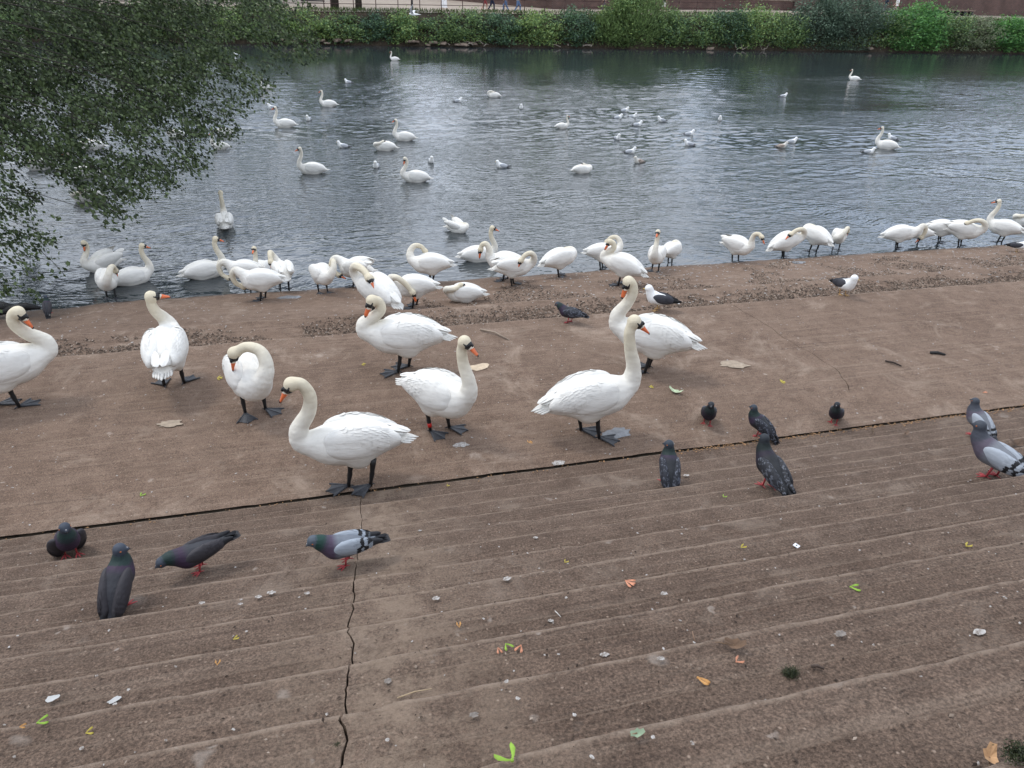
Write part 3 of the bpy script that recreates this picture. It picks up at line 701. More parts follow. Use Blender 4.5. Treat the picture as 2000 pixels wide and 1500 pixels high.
# ---------------------------------------------------------------- swans
WHITE = np.array((0.72, 0.70, 0.65)); CREAM = np.array((0.58, 0.50, 0.335)); TAN = np.array((0.62, 0.50, 0.30))
def rot_y(V, ang, piv):   # ang>0 lifts +x
    V = np.array(V, float); c, s = math.cos(ang), math.sin(ang); q = V-piv
    return np.stack([c*q[:, 0]-s*q[:, 2], q[:, 1], s*q[:, 0]+c*q[:, 2]], 1)+piv
NECKS = {
 'up': ([(0.18, 0, 0.4), (0.32, 0, 0.47), (0.335, 0, 0.6), (0.27, 0, 0.75), (0.25, 0, 0.88), (0.28, 0, 0.965)], (0.9, 0, -0.38)),
 'tall': ([(0.18, 0, 0.4), (0.31, 0, 0.482), (0.33, 0, 0.632), (0.285, 0, 0.803), (0.26, 0, 0.953), (0.29, 0, 1.049)], (0.8, -0.15, -0.55)),
 'droop': ([(0.175, 0, 0.38), (0.349, 0, 0.42), (0.373, 0, 0.538), (0.291, 0, 0.676), (0.267, 0, 0.813), (0.32, 0, 0.921), (0.388, 0, 0.925)], (0.62, 0.05, -0.78)),
 'scurve': ([(0.175, 0, 0.4), (0.339, 0, 0.43), (0.354, 0, 0.515), (0.262, 0, 0.581), (0.194, 0, 0.654), (0.213, 0.0, 0.736), (0.272, 0.02, 0.752)], (0.45, 0.28, -0.85)),
 's1': ([(0.175, 0, 0.4), (0.339, 0, 0.43), (0.349, 0, 0.527), (0.242, 0, 0.631), (0.175, 0, 0.734), (0.184, -0.01, 0.82), (0.223, -0.03, 0.837)], (0.45, -0.3, -0.84)),
 's2': ([(0.155, 0, 0.42), (0.291, -0.02, 0.46), (0.31, 0.02, 0.559), (0.262, 0.07, 0.657), (0.242, 0.09, 0.746), (0.242, 0.08, 0.815)], (0.25, -0.95, -0.12)),
 's3': ([(0.175, 0, 0.38), (0.291, 0.04, 0.46), (0.301, 0.09, 0.596), (0.242, 0.07, 0.712), (0.165, -0.02, 0.742), (0.126, -0.12, 0.693)], (0.02, -0.25, -0.97)),
 's5': ([(0.175, 0, 0.4), (0.291, 0, 0.472), (0.31, 0, 0.603), (0.252, 0, 0.757), (0.233, 0, 0.889), (0.262, 0, 0.976)], (0.8, 0.1, -0.55)),
 's8': ([(0.175, 0, 0.4), (0.33, 0, 0.44), (0.349, 0, 0.553), (0.281, 0, 0.666), (0.233, 0, 0.779), (0.242, 0.01, 0.873), (0.281, 0.02, 0.901)], (0.28, 0.25, -0.93)),
 'preenL': ([(0.18, 0, 0.38), (0.33, 0.03, 0.45), (0.36, 0.09, 0.58), (0.28, 0.14, 0.68), (0.16, 0.17, 0.66), (0.08, 0.18, 0.56)], (-0.45, 0.05, -0.89)),
 'backL': ([(0.18, 0, 0.4), (0.32, 0.03, 0.46), (0.33, 0.08, 0.58), (0.22, 0.12, 0.66), (0.08, 0.12, 0.64), (-0.04, 0.13, 0.57)], (-0.8, 0.1, -0.55)),
 'tuck': ([(0.18, 0, 0.4), (0.33, 0, 0.46), (0.34, 0.05, 0.58), (0.22, 0.09, 0.63), (0.1, 0.07, 0.6), (0.02, 0.05, 0.575)], (-0.95, 0, -0.2)),
 'sleep': ([(0.18, 0, 0.4), (0.31, 0.02, 0.45), (0.3, 0.1, 0.5), (0.19, 0.14, 0.52), (0.1, 0.11, 0.55), (0.05, 0.08, 0.575)], (-0.9, -0.2, -0.2)),
 'down': ([(0.18, 0, 0.4), (0.34, 0, 0.5), (0.42, 0.02, 0.6), (0.5, 0.04, 0.55), (0.51, 0.05, 0.42), (0.47, 0.06, 0.31)], (-0.6, 0.05, -0.78)),
 'loop': ([(0.16, 0, 0.42), (0.3, 0.02, 0.52), (0.39, 0.06, 0.56), (0.46, 0.08, 0.46), (0.42, 0.09, 0.31), (0.3, 0.1, 0.23)], (-0.92, 0.1, -0.2)),
 'hidden': ([(0.18, 0, 0.4), (0.3, 0.03, 0.44), (0.29, 0.09, 0.5), (0.18, 0.1, 0.51), (0.06, 0.08, 0.5), (-0.03, 0.07, 0.49)], (-0.9, 0.05, -0.5)),
 'fwd': ([(0.18, 0, 0.38), (0.31, 0, 0.46), (0.3, 0, 0.6), (0.34, 0, 0.74), (0.45, 0, 0.78), (0.53, 0, 0.73)], (0.62, 0, -0.78)),
 'arch': ([(0.18, 0, 0.38), (0.3, 0, 0.46), (0.3, 0.02, 0.6), (0.36, 0.03, 0.72), (0.44, 0.03, 0.7), (0.47, 0.03, 0.6)], (0.15, 0.2, -0.96)),
 'beside': ([(0.18, 0, 0.38), (0.35, 0.02, 0.44), (0.36, 0.1, 0.57), (0.24, 0.19, 0.6), (0.1, 0.22, 0.49), (0.0, 0.24, 0.36)], (-0.35, 0.15, -0.92)),
}
_cache = {}
def mirror(ps, d): return [(p[0], -p[1], p[2]) for p in ps], (d[0], -d[1], d[2])
def swan_meshes(neck, pitch, res, stain, swim):
    key = (neck, pitch, res, stain, swim)
    if key in _cache: return _cache[key]
    nm, mir = (neck[:-2], True) if neck.endswith('_r') else (neck, False)
    pts, bd = NECKS[nm]
    if mir: pts, bd = mirror(pts, bd)
    piv = np.array((0, 0, .37)); pa = R_(pitch)
    sp = catmull(pts, 22); m_ = len(sp)
    rad = np.interp(np.linspace(0, 1, m_), [0, .18, .34, .6, .85, 1], [.112, .090, .065, .050, .043, .043])
    d = np.array(bd, float); d /= np.linalg.norm(d); hc = sp[-1]
    def fn(P):
        q = P-piv; c, s = math.cos(-pa), math.sin(-pa)
        Q = np.stack([c*q[:, 0]-s*q[:, 2], q[:, 1], s*q[:, 0]+c*q[:, 2]], 1)+piv
        b = ell(Q, (-.01, 0, .37), (.28, .178, .178))
        b = smin(b, ell(Q, (-.07, 0, .42), (.25, .15, .135), ry=.1), .05)
        b = smin(b, ell(Q, (.14, 0, .375), (.165, .15, .158)), .05)
        b = smin(b, ell(Q, (-.24, 0, .385), (.16, .11, .095), ry=.15), .06)
        b = smin(b, ell(Q, (-.35, 0, .37), (.10, .058, .032), ry=.12), .05)
        b = smin(b, ell(Q, (-.05, .085, .25), (.09, .05, .07)), .04); b = smin(b, ell(Q, (-.05, -.085, .25), (.09, .05, .07)), .04)
        k0 = 7
        nb = np.full(len(P), 9.0)
        for i in range(k0): nb = np.minimum(nb, cone(P, sp[i], sp[i+1], rad[i], rad[i+1]))
        b = smin(b, nb, .07)
        nb = np.full(len(P), 9.0)
        for i in range(k0, m_-1): nb = np.minimum(nb, cone(P, sp[i], sp[i+1], rad[i], rad[i+1]))
        h = smin(np.linalg.norm((P-hc), axis=1)-.054, cone(P, hc, hc+d*.076, .049, .025), .015)
        nb = smin(nb, h, .02)
        return smin(b, nb, .018)
    allp = np.array(sp+[hc+d*.1]); lo = np.minimum(allp.min(0)-.09, (-.56, -.2, .14)); hi = np.maximum(allp.max(0)+.09, (.36, .2, .58))
    if pitch: lo[2] -= .08; hi[2] += .06
    V, F = surfnet(fn, lo, hi, res)
    # colours: cream stain towards the head
    sa = np.array(sp); D = np.linalg.norm(V[:, None, :]-sa[None], axis=2); ti = D.argmin(1)/(m_-1); dm = D.min(1)
    near = np.clip(1.6-dm/0.085, 0, 1)
    wgt = np.clip((ti-.12)/.6, 0, 1)*near*stain
    C = WHITE*(1-wgt[:, None])+CREAM*wgt[:, None]
    hw = np.clip(1-np.linalg.norm(V-(hc), axis=1)/0.075, 0, 1)*1.3*stain; hw = np.clip(hw, 0, 1)*.6
    C = C*(1-hw[:, None])+TAN*hw[:, None]
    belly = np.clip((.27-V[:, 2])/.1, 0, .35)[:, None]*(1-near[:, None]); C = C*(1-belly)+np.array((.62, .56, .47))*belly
    hz = np.array((0, 0, 1.0)) if abs(d[2]) < .93 else np.array((d[0]+.3, d[1], .6)); hu = hz-(hz@d)*d; hu /= np.linalg.norm(hu); hs = np.cross(d, hu)
    dz = -.27 if swim else 0.0; off = np.array((0, 0, dz))
    if swim: V[:, 2] = np.maximum(V[:, 2], .19)
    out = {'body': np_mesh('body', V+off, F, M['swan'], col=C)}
    # wings
    for sd_ in (1, -1):
        def wf(P):
            b = ell(P, (-.055, .092*sd_, .435), (.265, .094, .135), ry=.10, rz=.06*sd_)
            b = smin(b, ell(P, (-.21, .062*sd_, .43), (.18, .062, .085), ry=.18, rz=-.14*sd_), .05)
            g1 = ell(P, (.0, .125*sd_, .385), (.20, .066, .092), ry=.12, rz=.04*sd_)
            return smin(b, g1, .02)
        wl = (-.50, -.22, .26) if sd_ < 0 else (-.50, -.04, .26); wh = (.27, .04, .58) if sd_ < 0 else (.27, .22, .58)
        WV, WF = surfnet(wf, wl, wh, max(res, .012))
        mb = MB()
        if res < .02:
            for i in range(7):     # tertials and primaries lying over the rump
                t = i/6; blade(mb, (-.17-.018*i, sd_*(.135-.10*t), .435+.055*t), (-1, -.17*sd_-.10*sd_*(1-t), -.20-.05*(1-t)), (0, .9*sd_*(1-t)+.2*sd_, 1), .165+.006*i, .075, .004, .03)
            for i in range(5):
                t = i/4; blade(mb, (-.06-.04*i, sd_*(.172-.014*i), .35+.014*i), (-1, -.26*sd_, .02), (0, sd_, .25), .17, .065, .004, .025)
        if res < .012:
            cw_ = np.array((-.055, .092*sd_, .435)); rw = np.array((.265, .094, .135))
            for i in range(8):
                for j in range(7):
                    xx = .15-.048*i+random.uniform(-.008, .008); ph = R_(8+17*j+8*(i % 2)+random.uniform(-3, 3)); q = math.sqrt(max(.02, 1-(xx/rw[0])**2))
                    p_ = Vector((xx, sd_*rw[1]*math.sin(ph)*q, rw[2]*math.cos(ph)*q)); nrm = Vector((p_.x/rw[0]**2, p_.y/rw[1]**2, p_.z/rw[2]**2)).normalized()
                    tg_ = (Vector((-1, 0, 0))-nrm*(-nrm.x)).normalized(); p_ = rot_y(np.array([tuple(p_)]), .10, np.zeros(3))[0]+cw_
                    blade(mb, Vector(p_)-nrm*.0005, tg_+nrm*.03, nrm, .060+.010*i+random.uniform(-.004, .004), .046+.004*i, .0012, .0035+.0055*i)
        nv = len(WV); V2 = np.concatenate([WV, np.array([tuple(v) for v in mb.v])]) if mb.v else WV
        V2 = rot_y(V2, pa, piv)+off
        me = bpy.data.meshes.new('wing'); me.from_pydata(V2.tolist(), [], WF.tolist()+[tuple(nv+i for i in f) for f in mb.f])
        me.polygons.foreach_set('use_smooth', [q_ < len(WF) for q_ in range(len(me.polygons))]); me.materials.append(M['swan'])
        a = me.color_attributes.new('Col', 'FLOAT_COLOR', 'POINT'); c = np.ones((len(V2), 4), np.float32); c[:, :3] = (.70, .685, .645); a.data.foreach_set('color', c.ravel())
        out['wing%d' % sd_] = me
    mb = MB()
    for i in range(7):
        a = (i-3)*.055; blade(mb, (-.30, .015*(i-3), .385+.004*(3-abs(i-3))), (-math.cos(a), math.sin(a), -.14), (0, 0, 1), .165+.022*(3-abs(i-3)), .046, .004, .01)
    V2 = rot_y(np.array([tuple(v) for v in mb.v]), pa, piv)+off
    me = bpy.data.meshes.new('tail'); me.from_pydata(V2.tolist(), [], mb.f); me.materials.append(M['swan']); me.polygons.foreach_set('use_smooth', [True]*len(mb.f))
    a = me.color_attributes.new('Col', 'FLOAT_COLOR', 'POINT'); c = np.ones((len(V2), 4), np.float32); c[:, :3] = (.70, .68, .635); a.data.foreach_set('color', c.ravel()); out['tail'] = me
    hc = hc+off; dn = -hu
    B = MB(); B.tube([hc+d*.062, hc+d*.090+dn*.003, hc+d*.122+dn*.006, hc+d*.150+dn*.009, hc+d*.163+dn*.011], [(.025, .027), (.0225, .0215), (.020, .014), (.018, .009), (.011, .005)], 10)
    out['bill'] = B.mesh('bill', M['orange'])
    B = MB(); B.tube([hc+d*.157+dn*.009, hc+d*.167+dn*.013, hc+d*.171+dn*.019], [(.0125, .0075), (.010, .006), (.004, .003)], 8); out['nail'] = B.mesh('nail', M['black'])
    B = MB(); B.tube([hc+d*.026, hc+d*.040, hc+d*.055+dn*.001, hc+d*.071+dn*.002], [(.038, .038), (.0445, .043), (.039, .037), (.027, .029)], 12)
    B.tube([hc+d*.045+hu*.024, hc+d*.058+hu*.030, hc+d*.075+hu*.026, hc+d*.083+hu*.018], [.006, .014, .013, .004], 8)
    for s_ in (1, -1): B.tube([hc+d*.020+hu*.012+hs*s_*.050, hc+d*.037+hu*.008+hs*s_*.040, hc+d*.058+hs*s_*.030], [.005, .012, .012], 6)
    out['face_mask'] = B.mesh('face_mask', M['black'])
    e = bmesh.new(); bmesh.ops.create_icosphere(e, subdivisions=1, radius=.0065); em = bpy.data.meshes.new('eye'); e.to_mesh(em); e.free(); em.materials.append(M['black']); out['eye'] = em
    out['eyes'] = [hc+d*.016+hu*.014+hs*s_*.0505 for s_ in (1, -1)]
    _cache[key] = out; return out
def los(p, h): return R_(h) - math.atan2(p[0], p[1])   # heading measured from the line of sight to the bird
# webbed foot and leg shared by all
def foot_mesh():
    B = MB(); L3 = .17; an = [R_(-34), 0, R_(34)]; T = [Vector((math.cos(a)*L3*(1 if i == 1 else .92), math.sin(a)*L3*.92, .006)) for i, a in enumerate(an)]
    top = Vector((0, 0, .022))
    vs = [top]; n = 5
    # web as a grid of two fans with a sag between the toes
    grid = []
    for j in range(9):
        u = j/8; a = R_(-34+68*u); r = L3*(.93+.07*math.cos(math.pi*2*(u-.5))) * (1-.10*abs(math.sin(math.pi*2*u)))
        row = [Vector((math.cos(a)*r*t, math.sin(a)*r*t, .020*(1-t)+.011 - .004*abs(math.sin(math.pi*2*u))*t)) for t in (0.12, .4, .7, 1.0)]; grid.append(row)
    V = [v for row in grid for v in row]; F = [(j*4+i, j*4+i+1, (j+1)*4+i+1, (j+1)*4+i) for j in range(8) for i in range(3)]
    V2 = V+[v-Vector((0, 0, .004)) for v in V]; m_ = len(V); F2 = F+[tuple(m_+i for i in f[::-1]) for f in F]
    B.poly(V2, F2)
    for t in T:
        B.tube([top, t*.35+Vector((0, 0, .015)), t*.7+Vector((0, 0, .011)), t+Vector((0, 0, .004)), t*1.06], [.011, .0085, .0075, .007, .002], 6)
    B.tube([top, (-.03, 0, .016), (-.045, 0, .008)], [.007, .005, .002], 6)
    return B.mesh('foot', M['web'])
FOOT = foot_mesh()
_lb = MB(); _lb.tube([(-.035, 0, .26), (-.03, 0, .20), (-.022, 0, .145), (-.02, 0, .125), (-.008, 0, .06), (0, 0, .012)], [.028, .023, .0175, .021, .0145, .015], 8)
LEG = _lb.mesh('leg', M['black'])
_rb = MB(); _rb.tube([(-.014, 0, .10), (-.008, 0, .062)], [.020, .020], 10); RING = _rb.mesh('leg_ring', M['ring'])

def swan(p, heading, neck, label, group=None, s=1.0, pitch=0, near=1, stain=.7, swim=False, fluff=0, legs=None, ring=False, wet=False):
    res = {2: .0105, 1: .016, 0: .026}[near]
    mm = swan_meshes(neck, pitch, res, stain, swim)
    root = bpy.data.objects.new('swan', None); COL.objects.link(root); root.location = p; root.scale = (s, s, s)
    root.rotation_euler = (0, 0, los(p, heading)); tag(root, label, 'swan', group)
    ob('body', mm['body'], root)
    for sd_ in (1, -1):
        wv = ob('wing', mm['wing%d' % sd_], root)
        if fluff:
            z0 = .45-(.27 if swim else 0)
            wv.matrix_local = Matrix.Translation((0.12, .07*sd_, z0)) @ Matrix.Rotation(R_(fluff*.7), 4, 'Y') @ Matrix.Rotation(R_(-fluff*.55*sd_), 4, 'X') @ Matrix.Rotation(R_(-fluff*.5*sd_), 4, 'Z') @ Matrix.Translation((-.12, -.07*sd_, -z0))
    ob('tail', mm['tail'], root)
    if neck not in ('hidden', 'hidden_r'):
        b = ob('bill', mm['bill'], root); ob('nail', mm['nail'], b) if near else None
        if near < 1: pass
        ob('face_mask', mm['face_mask'], root)
        if near == 2:
            for q in mm['eyes']: ob('eye', mm['eye'], root, tuple(q))
    if not swim:
        for i, (x, y, yaw) in enumerate(legs or [(.02, .075, 6), (-.05, -.075, -10)]):
            l = ob('leg', LEG, root, (x, y, 0)); f = ob('foot', FOOT, l); f.rotation_euler = (0, 0, R_(yaw))
            if ring and i == 1: ob('leg_ring', RING, l)
    return root

PLATG = 'swans standing on the quay platform'; EDGE = 'swans crowded along the water edge'; WAT = 'swans swimming on the river'
gp = lambda px, py: ground(px, py)
wp = lambda px, py: on_z(px, py, 0.0)
swan(gp(30, 792), 4, 's1', 'large swan cut off by the left edge of the photo, bill pointing down', PLATG, near=2, s=.92, legs=[(-.11, .075, 0), (.02, -.075, 12)])
swan(gp(340, 752), 80, 's2', 'swan seen from behind with ruffled tail, head turned to the right', PLATG, near=2, s=.90, pitch=4, fluff=5, legs=[(-.02, .08, 20), (.0, -.09, -25)])
swan(gp(497, 806), 283, 's3', 'swan facing the camera preening with its neck arched over', PLATG, near=2, s=.88, legs=[(.02, .1, 35), (.0, -.08, -10)])
swan(gp(692, 940), 181, 'droop', 'largest foreground swan facing left with bow-shaped neck, beside the dark joint', PLATG, near=2, legs=[(.05, .075, 8), (-.12, .10, 30)], s=.88)
swan(gp(862, 842), 322, 's5', 'swan facing right with a red ring on one leg', PLATG, near=2, s=.86, legs=[(.04, .07, 25), (-.06, -.08, -5)], ring=True, pitch=-3)
swan(gp(790, 724), 177, 'scurve', 'swan facing left with its S-shaped neck folded and bill pointing down', PLATG, near=2, s=.92, legs=[(.06, .06, 5), (-.04, -.07, 0)])
swan(gp(1150, 850), 18, 'tall', 'swan with the tallest straight neck, facing right over a wet splash', PLATG, near=2, s=.92, pitch=9, legs=[(-.05, .075, -20), (.07, -.075, -20)])
swan(gp(1265, 725), 175, 's8', 'swan facing left behind the tall-necked swan, bill pointing at the ground', PLATG, near=2, s=.94, pitch=2, legs=[(.02, .07, 5), (.0, -.075, 0)])
# rows by the water
swan(gp(738, 618), 128, 'backL', 'preening swan facing away on the lower slab, bill laid on its back', EDGE, s=0.916, pitch=12, legs=[(.0, .08, 25), (.0, -.08, -10)])
swan(gp(808, 600), 178, 'beside', 'swan on the lower slab bending its neck down along its own side', EDGE, s=0.869)
r_ = swan(gp(905, 588), 182, 'sleep', 'swan sitting on the slab with its head laid back', EDGE, s=0.785, legs=[(.0, .07, 0), (-.05, -.07, 0)]); r_.location.z -= .17
swan(gp(840, 553), 178, 'preenL_r', 'swan at the water edge with its neck coiled in front, behind the swan bending down', EDGE, s=0.906)
swan(gp(695, 560), 150, 'loop', 'ruffled swan behind the preening pair, neck hanging down on the left', EDGE, s=0.841, fluff=18, pitch=-6)
swan(gp(632, 572), 292, 'preenL', 'small swan at the water edge tucking its bill into its breast on the right', EDGE, s=0.841)
swan(gp(556, 566), 98, 'preenL', 'fluffed swan seen from behind with head bent left above the water', EDGE, s=0.869, fluff=14)
swan(wp(512, 535), 250, 'up', 'swan in shallow water just behind the fluffed swan', EDGE, s=0.766, swim=True)
swan(gp(480, 560), 165, 'loop', 'swan with its neck curled down into a loop, left in the pair', EDGE, s=0.803)
swan(gp(512, 586), 172, 'loop_r', 'swan with its neck looped to the ground, front one of the pair', EDGE, s=0.869)
swan(gp(218, 583), 262, 'preenL', 'swan on the left corner of the slab with its neck curled to the right', EDGE, s=0.860)
swan(wp(262, 552), 12, 'up', 'swan swimming right just behind the left corner of the slab', WAT, s=0.860, swim=True, pitch=3)
swan(wp(203, 525), 205, 's8', 'swan with raised wings swimming towards the slab, leftmost of the near water', WAT, s=0.841, swim=True, fluff=34)
swan(wp(402, 540), 8, 'up', 'swan swimming right between the left corner and the looped pair', WAT, s=0.916, swim=True)
swan(wp(440, 442), 88, 'up', 'lone swan on the water seen from behind with straight neck', WAT, s=0.916, swim=True, fluff=10)
swan(wp(172, 392), 180, 'sleep', 'sleeping swan below the lowest overhanging leaves', WAT, s=0.841, swim=True)
swan(wp(893, 452), 330, 'hidden', 'swan on the water lifting its wings to the left while preening', WAT, s=0.673, swim=True, fluff=55)
swan(wp(935, 508), 8, 'up', 'swan swimming right behind the crowded water edge', WAT, s=0.887, swim=True)
swan(gp(985, 548), 172, 'arch', 'swan with red bill hanging straight down, left of a ruffled swan', EDGE, s=0.887)
swan(gp(1003, 558), 15, 'preenL_r', 'ruffled swan with its head tucked down at its right breast', EDGE, s=0.869, fluff=14)
swan(gp(1092, 540), 30, 'hidden', 'headless looking white swan hiding its head, between two preening swans', EDGE, s=0.887, pitch=10)
swan(gp(1176, 525), 10, 'preenL', 'swan preening behind the left-facing swan, neck coiled on top', EDGE, s=0.841)
swan(gp(1212, 557), 160, 'scurve', 'swan facing left with long tail pointing right, behind the black-backed gull', EDGE, s=0.935, pitch=12)
swan(gp(1279, 530), 262, 'up', 'swan facing the camera with upright neck at the water edge', EDGE, s=0.822, stain=.6)
swan(gp(1309, 517), 60, 'hidden', 'swan with hidden head standing close behind the upright one', EDGE, s=0.766)
swan(gp(1437, 512), 330, 'fwd', 'swan stretching its neck forward and one wing back', EDGE, s=0.822, fluff=16)
swan(gp(1530, 504), 38, 'backL_r', 'swan with head resting on its back, first of the group right of the gap', EDGE, s=0.916, pitch=20)
swan(gp(1586, 492), 145, 'hidden_r', 'swan without visible head leaning left in the group of three', EDGE, s=0.916, pitch=10)
swan(gp(1632, 488), 272, 'preenL', 'front-facing swan with arched neck, rightmost of the group of three', EDGE, s=0.766)
swan(gp(1752, 486), 15, 'down', 'swan bending its neck straight down to the slab edge', EDGE, s=0.869, pitch=14)
swan(gp(1790, 478), 200, 'hidden', 'low swan half hidden behind the swan bending down', EDGE, s=0.673)
swan(gp(1835, 474), 12, 'hidden', 'greyish swan behind the swan folding its neck over its back', EDGE, s=0.841, fluff=10, pitch=10)
swan(gp(1875, 482), 10, 'backL_r', 'dirty-winged swan folding its neck back over itself, near the right edge', EDGE, s=0.935, fluff=10)
swan(gp(1950, 474), 172, 'up', 'swan facing left with upright neck, last standing swan on the right', EDGE, s=0.887, stain=.5)
swan(wp(2005, 440), 180, 'sleep', 'swan on the water cut off by the right edge', WAT, s=0.841, swim=True)
far = [
 (610, 338, 180, 'up', .92, 'swan swimming left with upright neck, nearest of those on the left of the river'),
 (812, 354, 180, 's8', .92, 'swan swimming left looking down, below the gulls in mid river'),
 (1137, 337, 10, 'sleep', .72, 'swan with tail cocked up and head tucked, alone in mid river'),
 (790, 274, 180, 'up', .90, 'swan swimming left with head high beside the sleeping swan'),
 (752, 293, 178, 'sleep', .88, 'sleeping swan floating beside the one with head high'),
 (1098, 250, 10, 'up', .62, 'swan facing right with upright neck, next to the middle of the river'),
 (1730, 290, 183, 'up', .95, 'swan swimming left between gulls on the right of the river'),
 (1668, 157, 182, 'up', .85, 'farthest swan on the right, alone in the dark smooth water'),
 (965, 190, 182, 'tuck', .75, 'swan with its neck folded back, right of the bright streak of water'),
 (642, 208, 180, 'up', .85, 'swan swimming left with a wake in the upper left of the river'),
 (557, 248, 180, 'up', .92, 'swan swimming left just right of the overhanging branches'),
 (521, 174, 182, 'up', .72, 'small far swan trailing a pale wake near the branch tips'),
 (771, 118, 182, 'up', .75, 'farthest swan below the flying gull, in dark water'),
 (431, 291, 182, 'up', .66, 'lower of the two swans at the branch tips'),
 (438, 264, 182, 'sleep', .75, 'upper swan half hidden at the branch tips'),
 (345, 268, 180, 'sleep', .7, 'white swan glimpsed through the middle of the branches'),
 (180, 292, 180, 'sleep', .9, 'white swan glimpsed low through the overhanging leaves'),
 (78, 330, 180, 'sleep', .9, 'white swan glimpsed at far left behind the leaves'),
 (165, 345, 180, 'up', .9, 'swan behind the leaves above the sleeping one'),
 (35, 80, 180, 'sleep', .9, 'distant white swan behind the densest leaves at top left'),
 (142, 122, 180, 'sleep', .9, 'distant white swan behind the leaves in the upper left'),
]
for px, py, hd, nk, s, lab in far:
    swan(wp(px, py), hd, nk, lab, WAT, s=s, near=0, swim=True, stain=.4)

# ---------------------------------------------------------------- pigeons and gulls
def icos(r, m, name, sub=1):
    e = bmesh.new(); bmesh.ops.create_icosphere(e, subdivisions=sub, radius=r); me = bpy.data.meshes.new(name); e.to_mesh(me); e.free(); me.materials.append(m); return me
PEYE = icos(.0042, plain('orange_eye', (.45, .12, .02), .3, .1), 'eye')
DEYE = icos(.0035, M['black'], 'eye')
PAL = {
 'slate': dict(head=(.045, .055, .075), neck=(.012, .028, .026), neck2=(.038, .022, .045), body=(.035, .036, .043), wing=(.036, .033, .038), tip=(.016, .016, .019), tail=(.03, .032, .04), bars=0),
 'check': dict(head=(.035, .045, .058), neck=(.010, .022, .02), neck2=(.03, .02, .04), body=(.025, .027, .032), wing=(.024, .026, .034), tip=(.012, .012, .015), tail=(.04, .045, .055), bars=2),
 'black': dict(head=(.022, .026, .032), neck=(.008, .014, .014), neck2=(.014, .010, .02), body=(.016, .017, .02), wing=(.02, .021, .026), tip=(.01, .01, .012), tail=(.02, .022, .027), bars=2),
 'light': dict(head=(.07, .085, .105), neck=(.012, .042, .034), neck2=(.065, .045, .075), body=(.14, .155, .18), wing=(.27, .30, .34), tip=(.02, .02, .023), tail=(.16, .18, .21), bars=1),
 'pale': dict(head=(.045, .052, .065), neck=(.05, .055, .07), neck2=(.085, .07, .095), body=(.17, .18, .20), wing=(.33, .36, .40), tip=(.05, .052, .06), tail=(.12, .13, .15), bars=1),
 'lbb': dict(head=(.80, .80, .78), neck=(.80, .80, .78), neck2=(.80, .80, .78), body=(.80, .80, .78), wing=(.052, .053, .062), tip=(.012, .012, .013), tail=(.75, .75, .74), bars=0),
 'grey': dict(head=(.80, .80, .78), neck=(.80, .80, .78), neck2=(.8, .8, .78), body=(.80, .80, .78), wing=(.42, .44, .47), tip=(.12, .12, .13), tail=(.75, .75, .74), bars=0),
 'mottle': dict(head=(.6, .58, .53), neck=(.62, .6, .55), neck2=(.6, .58, .53), body=(.6, .57, .52), wing=(.22, .18, .15), tip=(.03, .03, .03), tail=(.35, .32, .3), bars=2),
}
SBN = {  # neck points (body radius ~.05, z 0 ground), bill direction, body pitch
 'alert': ([(.05, 0, .125), (.075, 0, .165), (.078, 0, .205), (.085, 0, .232)], (1, 0, -.12), 38),
 'alertR': ([(.05, 0, .125), (.075, 0, .165), (.076, 0, .205), (.078, -.004, .232)], (.25, -.95, -.12), 42),
 'alertL': ([(.05, 0, .125), (.075, 0, .165), (.076, 0, .205), (.078, .004, .232)], (.35, .9, -.12), 42),
 'half': ([(.05, 0, .125), (.095, 0, .16), (.108, 0, .195), (.115, 0, .222)], (1, 0, -.15), 14),
 'walk': ([(.06, 0, .125), (.105, 0, .155), (.13, 0, .175), (.145, 0, .18)], (.9, .1, -.5), 2),
 'peck': ([(.06, 0, .115), (.11, 0, .13), (.145, 0, .135), (.165, 0, .128)], (.85, 0, -.5), -8),
 'gull': ([(.05, 0, .13), (.08, 0, .16), (.09, 0, .19), (.10, 0, .205)], (1, 0, -.1), 8),
 'gullF': ([(.05, 0, .13), (.08, 0, .16), (.09, 0, .19), (.095, 0, .205)], (.6, .75, -.2), 10),
}
